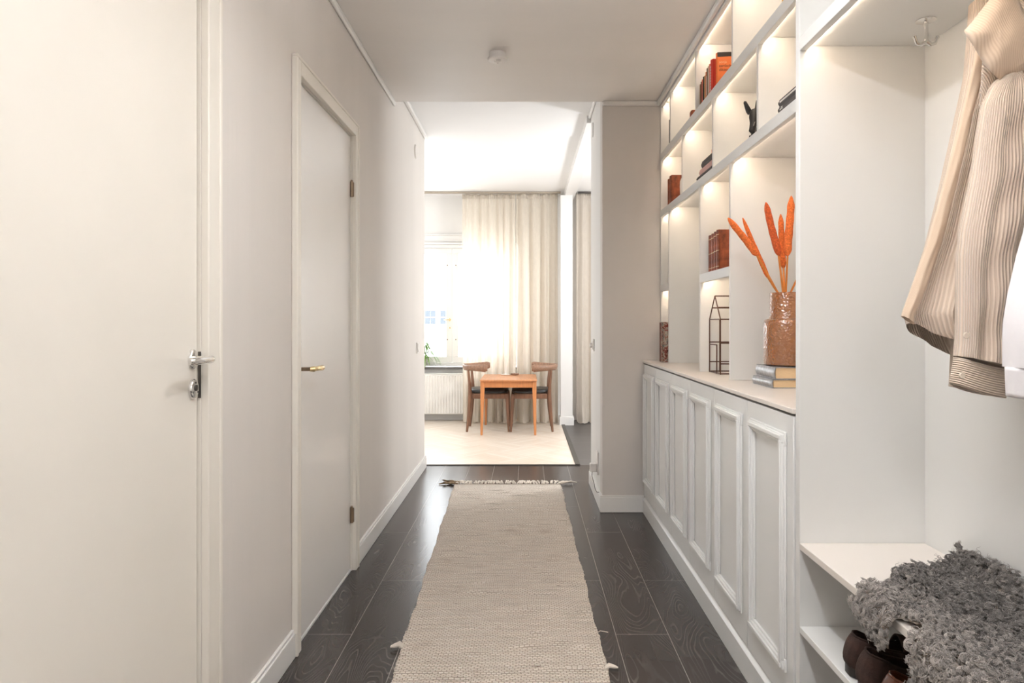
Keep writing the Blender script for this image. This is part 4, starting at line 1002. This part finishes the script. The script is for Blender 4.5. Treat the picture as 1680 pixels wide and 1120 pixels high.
# ================================================================== SHOES
def shoe(at, mat, label, side=1, heel=M['heel']):
    """loafer: heel at x=0 (towards the hall), toe towards +x; z=0 is the shelf"""
    o = empty('loafer', at, label, 'shoe', 'loafers on the shoe shelf')
    # (x, halfwidth, zbottom, ztop) stations
    st = [(-.004, .012, .026, .060), (.004, .026, .024, .078), (.020, .033, .022, .088), (.05, .034, .020, .078), (.09, .033, .016, .064), (.12, .034, .014, .060), (.145, .038, .012, .074), (.18, .043, .010, .070), (.215, .045, .009, .056), (.25, .042, .009, .044), (.275, .033, .010, .034), (.290, .018, .012, .024), (.295, .006, .014, .019)]
    def ring_at(x, w, zb, zt, inner=0):
        r_ = []
        for k in range(24):
            a = 2*math.pi*k/24; c, s_ = math.cos(a), math.sin(a)
            yy = (w-inner)*math.copysign(abs(c)**.75, c); zz = (zb+zt)/2+(zt-zb)/2*math.copysign(abs(s_)**.8, s_)
            r_.append((x, yy+side*.006*math.sin(math.pi*min(1, max(0, x/.29))), zz))
        return r_
    # upper: open top between x=.02 and .135: build as side wall strip
    n = 40; foot = []
    def outline(w_scale, x_in):
        pts = []
        xs = [s_[0] for s_ in st]; ws = [s_[1] for s_ in st]
        for k in range(n):
            t_ = k/(n-1); x = -.004+.299*(1-math.cos(math.pi*t_))/2
            w = np.interp(x, xs, ws); pts.append((x, w))
        L_ = [(x, -w) for x, w in pts]; R_ = [(x, w) for x, w in pts[::-1]][1:-1]
        return L_+R_
    ol = outline(1, 0)
    cxm = .14
    def lvl(z_fn, k, push=0):
        r_ = []
        for x, y in ol:
            q = 1-k
            xx = cxm+(x-cxm)*q; yy = y*q+side*.006*math.sin(math.pi*min(1, max(0, x/.29)))
            r_.append((xx, yy, z_fn(x, y)))
        return r_
    xs = [s_[0] for s_ in st]; zt = [s_[3] for s_ in st]
    rim = lambda x: float(np.interp(x, [-.004, .02, .06, .11, .14, .295], [.092, .088, .070, .060, .060, .060]))
    m = MB()
    # closed lower body with vamp: rings from sole up, shrinking; open topline by clamping
    rings = [lvl(lambda x, y: float(np.interp(x, [0, .08, .12, .3], [.022, .018, .010, .012])), .02),
             lvl(lambda x, y: float(np.interp(x, [0, .08, .12, .3], [.032, .028, .020, .018])), -.02),
             lvl(lambda x, y: float(np.interp(x, [0, .05, .12, .2, .27, .3], [.055, .045, .040, .036, .028, .022])), -.01),
             lvl(lambda x, y: float(np.interp(x, [0, .02, .06, .12, .16, .22, .27, .3], [.078, .074, .060, .052, .056, .046, .034, .024])), .05),
             lvl(lambda x, y: float(np.interp(x, [0, .02, .06, .12, .16, .22, .27, .3], [.092, .088, .071, .060, .068, .052, .037, .025])), .13)]
    m.loft(rings, cap=False)
    m.build('upper', mat, o, sub=1, solid=.0035)
    # vamp covering the front
    v_ = MB(); rr = []
    for t_ in range(9):
        x = .118+(.286-.118)*t_/8; w = float(np.interp(x, [s_[0] for s_ in st], [s_[1] for s_ in st]))*.90
        z0 = float(np.interp(x, [.11, .16, .22, .27, .3], [.072, .069, .053, .037, .026])); arc = float(np.interp(x, [.11, .16, .25, .3], [.028, .020, .010, .002]))
        rr.append([(x, w*s_+side*.006*math.sin(math.pi*x/.29), z0-.007+arc*math.cos(s_*math.pi/2)) for s_ in [(-1+2*k/12) for k in range(13)]])
    v_.loft(rr, closed=False); v_.build('vamp', mat, o, solid=.003)
    # topline binding
    tl = [p for p in rings[-1] if p[0] < .13]
    L1 = [p for p in rings[-1][:n] if p[0] < .135]; L2 = [p for p in rings[-1][n:] if p[0] < .135]
    loop = L1[::-1]+L2[::-1]
    MB().tube([(p[0], p[1], p[2]+.001) for p in loop], .0022, 8).build('topline_binding', mat if mat is M['suede'] else M['shoe_leather'], o)
    # insole + lining
    ins = MB(); poly = [(cxm+(x-cxm)*.86, y*.84+side*.006*math.sin(math.pi*min(1, max(0, x/.29)))) for x, y in ol]
    ins.prism(poly, .026, .029, 'XY'); ins.build('insole', M['shoe_lining'], o)
    # sole and heel
    s2 = MB(); poly = [(cxm+(x-cxm)*1.015, y*1.04+side*.006*math.sin(math.pi*min(1, max(0, x/.29)))) for x, y in ol if x > .065]
    s2.prism(poly, .0005, .012, 'XY'); s2.build('sole', heel, o, .002)
    s3 = MB(); poly = [(x+.002, y*1.0) for x, y in ol if x < .078]
    s3.prism(poly, .0005, .024, 'XY'); s3.build('heel', heel, o, .002)
    return o
sh = .3685
shoe((.762, 1.615, sh), M['suede'], 'dark brown suede loafer farthest from the camera on the shoe shelf', 1)
shoe((.752, 1.532, sh), M['suede'], 'dark brown suede loafer between the other suede one and the leather one', -1)
shoe((.750, 1.425, sh), M['shoe_leather'], 'shiny brown leather shoe nearest the camera on the shoe shelf', 1)
shoe((.758, 1.320, sh), M['shoe_leather'], 'brown leather shoe hidden under the sheepskin', -1)

# ================================================================== SHEEPSKIN
def build_skin():
    poly = [(1.70, 0), (1.665, .05), (1.635, .11), (1.615, .20), (1.56, .245), (1.52, .28), (1.525, .325), (1.495, .37), (1.43, .385), (1.385, .405), (1.372, .40), (1.368, .322), (1.302, .312), (1.292, .365), (1.28, .42), (1.24, .49), (1.15, .54), (1.0, .53), (.86, .46), (.80, .30), (.78, 0)]
    P = np.array(poly)
    def inside(y, t):
        c = np.zeros(len(y), bool); n = len(P)
        for i in range(n):
            a, b_ = P[i], P[(i+1) % n]
            cond = ((a[1] > t) != (b_[1] > t)) & (y < (b_[0]-a[0])*(t-a[1])/(b_[1]-a[1]+1e-12)+a[0]); c ^= cond
        return c
    x_wall, x_edge, zt = 1.080, .742, .600
    Ls = x_wall-x_edge-.012; r_ = .020
    def surf(y, t):
        wob = .006*np.sin(y*23)+.005*np.sin(t*31+y*11)
        X = np.empty_like(t); Z = np.empty_like(t); NX = np.empty_like(t); NZ = np.empty_like(t)
        a = (t-Ls)/r_; arc = r_*np.pi/2
        f = t <= Ls; q = (t > Ls) & (t <= Ls+arc); h = t > Ls+arc
        X[f] = x_wall-t[f]; Z[f] = zt+.006; NX[f] = 0; NZ[f] = 1
        up = np.clip((.05-t)/.05, 0, 1); Z += 0
        X[q] = x_wall-Ls-r_*np.sin(a[q]); Z[q] = zt+.006-r_+r_*np.cos(a[q]); NX[q] = -np.sin(a[q]); NZ[q] = np.cos(a[q])
        X[h] = x_wall-Ls-r_; Z[h] = zt+.006-r_-(t[h]-Ls-arc); NX[h] = -1; NZ[h] = 0
        Z = np.where(t < .06, Z+(.06-t)*.5, Z)
        X = X+NX*np.abs(wob); Z = Z+NZ*np.abs(wob)
        return X, Z, NX, NZ
    root = empty('sheepskin', (0, 0, 0), 'curly grey sheepskin draped over the bench edge above the shoes', 'sheepskin')
    # hide
    ny, ntt = 120, 70; gy, gt = np.meshgrid(np.linspace(.78, 1.71, ny), np.linspace(0, .56, ntt), indexing='ij')
    ins = inside(gy.ravel()+0, gt.ravel()).reshape(gy.shape); X, Z, _, _ = surf(gy, gt)
    V = np.stack([X, gy, Z-.002], -1).reshape(-1, 3); F = []
    for i in range(ny-1):
        for j in range(ntt-1):
            if ins[i, j] and ins[i+1, j] and ins[i, j+1] and ins[i+1, j+1]: F.append((i*ntt+j, i*ntt+j+1, (i+1)*ntt+j+1, (i+1)*ntt+j))
    used = sorted({k for f in F for k in f}); mp = {k: i for i, k in enumerate(used)}
    MB().add([tuple(V[k]) for k in used], [tuple(mp[k] for k in f) for f in F]).build('hide', M['skin_hide'], root, solid=.003, smooth=60)
    # wool locks: every lock is a bundle of strands coiling together
    def locks(NC, per, spread, rad_h, rad_t, Lmin, Lmax, turns, nseg, nside, seed):
        rnd = np.random.RandomState(seed)
        y = rnd.uniform(.78, 1.71, NC*2); t = rnd.uniform(0.004, .56, NC*2)
        k = inside(y, t); y, t = y[k][:NC], t[k][:NC]; n = len(y)
        lx = np.sin(y*17+t*9)*.45+rnd.randn(n)*.5; ly = np.cos(t*21+y*7)*.45+rnd.randn(n)*.5
        L_ = rnd.uniform(Lmin, Lmax, n); ph = rnd.uniform(0, 6.28, n); tn = turns*rnd.uniform(.7, 1.4, n)*np.sign(rnd.randn(n)); rh = rad_h*rnd.uniform(.7, 1.4, n)
        patch = .5+.5*np.sin(y*9+2*np.sin(t*14))*np.sin(t*11+1.3+2*np.sin(y*6))
        tone = .0+.26*patch+rnd.randn(n)*.17+np.clip((t-.22)/.14, 0, 1)*.48  # paler front and drape: natural wool variation plus light put into the colour
        rep = lambda a: np.repeat(a, per, 0)
        y, t, lx, ly, L_, ph, tn, rh, tone = map(rep, (y, t, lx, ly, L_, ph, tn, rh, tone)); n = len(y)
        y = y+rnd.randn(n)*spread; t = np.clip(t+rnd.randn(n)*spread, .003, .58); L_ = L_*rnd.uniform(.85, 1.1, n); ph = ph+rnd.randn(n)*.25
        X, Z, NX, NZ = surf(y, t)
        nrm = np.stack([NX, np.zeros(n), NZ], 1); tang = np.stack([-NZ, np.zeros(n), NX], 1); yv = np.array([0, 1, 0])
        d = nrm+tang*lx[:, None]+yv*ly[:, None]; d[:, 2] -= .35*(NX < -.5); d /= np.linalg.norm(d, axis=1)[:, None]
        a1 = np.cross(d, yv+.1); a1 /= np.linalg.norm(a1, axis=1)[:, None]; a2 = np.cross(d, a1)
        base = np.stack([X, y, Z], 1); s = np.linspace(0, 1, nseg)
        ang = ph[:, None]+tn[:, None]*2*np.pi*s[None]
        env = (.35+.65*np.sin(s*np.pi*.8+.2))[None]*rh[:, None]
        ctr = base[:, None]+d[:, None]*(L_[:, None]*(s-.35*s*s)[None])[..., None]+a1[:, None]*(env*np.cos(ang))[..., None]+a2[:, None]*(env*np.sin(ang))[..., None]
        ctr[:, :, 0] = np.minimum(ctr[:, :, 0], 1.088)
        rt = rad_t*(1-.6*s); e1 = a1[:, None]*np.cos(ang)[..., None]+a2[:, None]*np.sin(ang)[..., None]; e2 = np.broadcast_to(d[:, None], e1.shape)
        V = np.stack([ctr+(e1*math.cos(2*np.pi*q/nside)+e2*math.sin(2*np.pi*q/nside))*rt[None, :, None] for q in range(nside)], 2).reshape(-1, 3)
        idx = np.arange(n*nseg*nside).reshape(n, nseg, nside)
        Fq = np.stack([idx[:, :-1, :], np.roll(idx, -1, 2)[:, :-1, :], np.roll(idx, -1, 2)[:, 1:, :], idx[:, 1:, :]], -1).reshape(-1, 4)
        tone = np.clip(tone+rnd.randn(n)*.04, 0, 1)
        tip = np.broadcast_to(s[None, :, None], (n, nseg, nside)).ravel(); tn_ = np.broadcast_to(tone[:, None, None], (n, nseg, nside)).ravel()
        return V, Fq, tip, tn_
    sets = [locks(4200, 11, .0016, .0055, .00095, .020, .038, 1.2, 10, 3, 1), locks(2600, 3, .003, .004, .0007, .02, .042, 1.4, 8, 3, 3)]
    vs, fl, tips, tones = [], [], [], []; o_ = 0
    me = bpy.data.meshes.new('wool')
    for V, Fq, a, b_ in sets: vs.append(V); fl.append(Fq+o_); o_ += len(V); tips.append(a); tones.append(b_)
    V = np.concatenate(vs).astype(np.float32); Fq = np.concatenate(fl).astype(np.int32)
    me.vertices.add(len(V)); me.vertices.foreach_set('co', V.ravel()); me.loops.add(Fq.size); me.loops.foreach_set('vertex_index', Fq.ravel())
    me.polygons.add(len(Fq)); me.polygons.foreach_set('loop_start', np.arange(0, Fq.size, 4, dtype=np.int32)); me.polygons.foreach_set('loop_total', np.full(len(Fq), 4, dtype=np.int32))
    me.update(calc_edges=True)
    for nm, arr in (('tip', tips), ('tone', tones)):
        at = me.attributes.new(nm, 'FLOAT', 'POINT'); at.data.foreach_set('value', np.concatenate(arr).astype(np.float32))
    me.materials.append(M['fur']); me.shade_smooth()
    o = bpy.data.objects.new('wool', me); C.objects.link(o); o.parent = root; o['kind'] = 'stuff'
build_skin()

# ================================================================== SHIRTS
def lerp_tab(tab, v): return float(np.interp(v, [a for a, _ in tab], [b_ for _, b_ in tab]))
def px2w(px, py, Y): return ((px-863)*Y/1120, 1.2-(py-529)*Y/1120)
def garment(name, Y, left, right, ytop, hem, thick, mat, parent, folds=4, fold_amp=.012, nu=96, nv=70, seed=0, maxx=1.086, slant=0, cap=False):
    """closed sleeve/body of cloth: left/right silhouettes by row, hem height along its width, front and back layers"""
    r = random.Random(seed); p = [r.uniform(0, 6.28) for _ in range(8)]
    rings = []
    for j in range(nv+1):
        v = j/nv; ring = []
        for i in range(nu):
            a = 2*math.pi*i/nu; c = math.cos(a); s_ = math.sin(a)
            u = .5-.5*c                         # 0 left .. 1 right
            bot = lerp_tab(hem, u); y = ytop+(bot-ytop)*v
            xl, xr = lerp_tab(left, y), lerp_tab(right, y)
            px = xl+(xr-xl)*u
            x, z = px2w(px, y, Y)
            front = -1 if s_ > 0 else 1
            th = thick*(lerp_tab([(0, .75), (.5, 1), (1, 1)], v))
            f = fold_amp*(.25+.9*v)*math.sin(folds*math.pi*2*u+p[0]+1.1*math.sin(3*v+p[1]))+fold_amp*.5*v*math.sin(folds*4.3*math.pi*u+p[2]+2.5*v)+.5*fold_amp*math.sin(9*v*math.pi+5*u+p[3])*math.sin(math.pi*u)
            dy = front*th*abs(s_)**.7*.5+f*abs(s_)**.5*(1 if front < 0 else .5)
            yy = Y+dy+slant*(v-.3)
            ring.append((min(x, maxx), yy, z))
        rings.append(ring)
    o = MB().loft(rings, cap=cap).build(name, mat, parent, smooth=80)
    return o
def cuff(name, Y, tl, tr, bl_, br, thick, mat, parent):
    rings = []
    for j in range(9):
        v = j/8; ring = []
        for i in range(48):
            a = 2*math.pi*i/48; u = .5-.5*math.cos(a); s_ = math.sin(a)
            px = (tl[0]+(tr[0]-tl[0])*u)*(1-v)+(bl_[0]+(br[0]-bl_[0])*u)*v
            sag = 4*math.sin(math.pi*u)
            py = (tl[1]+(tr[1]-tl[1])*u+sag)*(1-v)+(bl_[1]+(br[1]-bl_[1])*u+sag)*v
            x, z = px2w(px, py, Y); dy = (-1 if s_ > 0 else 1)*thick*.5*abs(s_)**.75
            ring.append((x, Y+dy, z))
        rings.append(ring)
    return MB().loft(rings, cap=False).build(name, mat, parent, smooth=80, solid=.003)
def button(parent, px, py, Y, mat=M['button']):
    x, z = px2w(px, py, Y)
    m = MB(); m.lathe([(.0062, 0), (.0062, -.0018), (.005, -.003), (.0035, -.0024), (.001, -.0024)], n=20, axis='Y'); b_ = m.build('button', mat, parent, loc=(x, Y, z)); return b_
s1 = empty('corduroy_shirt', (1.02, 1.44, 1.90), 'beige corduroy shirt hanging by its collar from a hook', 'shirt')
off = Matrix.Translation(-Vector((1.02, 1.44, 1.90)))
YB = 1.47
garment('shirt_body', YB, [(0, 1600), (60, 1597), (120, 1592), (200, 1575), (300, 1553), (400, 1528), (470, 1505), (515, 1491), (545, 1500), (590, 1530)],
    [(0, 1690), (100, 1705), (300, 1712), (600, 1706)], 0, [(0, 530), (.06, 545), (.2, 566), (.4, 585), (.6, 592), (1, 590)], .15, M['cord_body'], s1, folds=3, fold_amp=.014, seed=3)
garment('placket', YB-.062, [(0, 1604), (100, 1594), (200, 1576), (300, 1554), (400, 1530), (470, 1508), (515, 1494)], [(0, 1622), (100, 1612), (200, 1592), (300, 1574), (400, 1552), (470, 1532), (515, 1514)], 60, [(0, 518), (1, 532)], .02, M['cord_collar'], s1, folds=1, fold_amp=.002, seed=1, slant=.045)
garment('sleeve', 1.345, [(128, 1640), (140, 1630), (170, 1616), (200, 1611), (290, 1598), (380, 1580), (420, 1576), (560, 1575), (590, 1572)],
    [(128, 1662), (140, 1680), (170, 1690), (240, 1690), (320, 1688), (400, 1674), (480, 1664), (540, 1657), (600, 1652)], 128, [(0, 584), (1, 604)], .095, M['cord_sleeve'], s1, folds=2, fold_amp=.0065, seed=5, cap=True)
cuff('cuff', 1.345, (1570, 586), (1654, 604), (1563, 630), (1644, 652), .06, M['cord_cuff'], s1)
garment('far_sleeve', 1.44, [(420, 1570), (600, 1564), (640, 1562)], [(420, 1600), (640, 1590)], 420, [(0, 634), (1, 640)], .05, M['cord_sleeve'], s1, folds=1, fold_amp=.004, seed=6)
button(s1, 1585, 550, 1.292); button(s1, 1578, 616, 1.309)
# shoulder yoke and collar: curved cloth flaps
def flap(name, outline, center, Y, bulge, mat, parent, rings_n=7, solid=.003, tilt=(0, 0)):
    m = MB(); n = len(outline); pts = []
    dense = []
    for k in range(n):
        a, b_ = outline[k], outline[(k+1) % n]
        for t_ in (0, .25, .5, .75): dense.append((a[0]+(b_[0]-a[0])*t_, a[1]+(b_[1]-a[1])*t_))
    rings = []
    for q in range(rings_n):
        s_ = 1-q/(rings_n-.6); row = []
        for px, py in dense:
            cx, cy = center[0]+(px-center[0])*s_, center[1]+(py-center[1])*s_
            yy = Y-bulge*(1-s_**2)+tilt[0]*(cx-center[0])/100+tilt[1]*(cy-center[1])/100+.003*math.sin(cx*.11+cy*.07)
            x, z = px2w(cx, cy, yy); row.append((x, yy, z))
        rings.append(row)
    m.loft(rings, cap=False); c0 = len(m.v)
    x, z = px2w(center[0], center[1], Y-bulge); m.v.append((x, Y-bulge, z)); L_ = len(dense); b0 = c0-L_
    for k in range(L_): m.f.append((b0+k, b0+(k+1) % L_, c0))
    for i in range(len(m.f)):
        if i not in m.uv or True:
            m.uv[i] = [((m.v[v_][0]*.92+m.v[v_][2]*.4)/.25, m.v[v_][2]/.25) for v_ in m.f[i]]
    return m.build(name, mat, parent, smooth=70, solid=solid)
flap('collar', [(1582, 51), (1596, 36), (1609, 18), (1624, 0), (1640, -18), (1664, -22), (1674, 8), (1690, 45), (1700, 80), (1692, 104), (1668, 121), (1642, 133), (1626, 118), (1614, 104), (1598, 76)], (1640, 58), 1.335, .025, M['cord_collar'], s1)
flap('collar_stand', [(1640, 20), (1648, -20), (1672, -34), (1694, -20), (1706, 30), (1722, 90), (1730, 180), (1700, 150), (1676, 80)], (1684, 40), 1.40, .03, M['cord_sleeve'], s1)
flap('yoke', [(1612, 95), (1640, 120), (1700, 100), (1720, 170), (1690, 150), (1655, 138), (1632, 160), (1618, 200), (1604, 210)], (1640, 132), 1.375, .01, M['cord_sleeve'], s1)
m = MB().tube([(1.02, 1.44, 1.905), (1.03, 1.40, 1.89), (1.025, 1.375, 1.85)], .005, 8); m.build('hanging_loop', M['cord_collar'], s1)
s2 = empty('white_shirt', (1.02, 1.14, 1.90), 'white shirt at the right edge, only a sleeve and cuff in view', 'shirt')
garment('sleeve', 1.16, [(200, 1720), (380, 1690), (420, 1678), (480, 1664), (530, 1656), (560, 1655), (600, 1656)], [(200, 1840), (400, 1790), (600, 1770)], 100, [(0, 602), (1, 612)], .09, M['cotton_white'], s2, folds=2, fold_amp=.008, seed=8)
garment('shirt_body', 1.20, [(-20, 1800), (200, 1790), (600, 1790)], [(-20, 1880), (200, 1895), (600, 1905)], -30, [(0, 640), (1, 650)], .10, M['cotton_white'], s2, folds=3, fold_amp=.01, seed=9)
cuff('cuff', 1.16, (1656, 602), (1768, 612), (1658, 650), (1764, 660), .065, M['cotton_white'], s2)
for s_ in (s1, s2):
    for ch_ in s_.children: ch_.matrix_parent_inverse = Matrix.Translation(-s_.location)
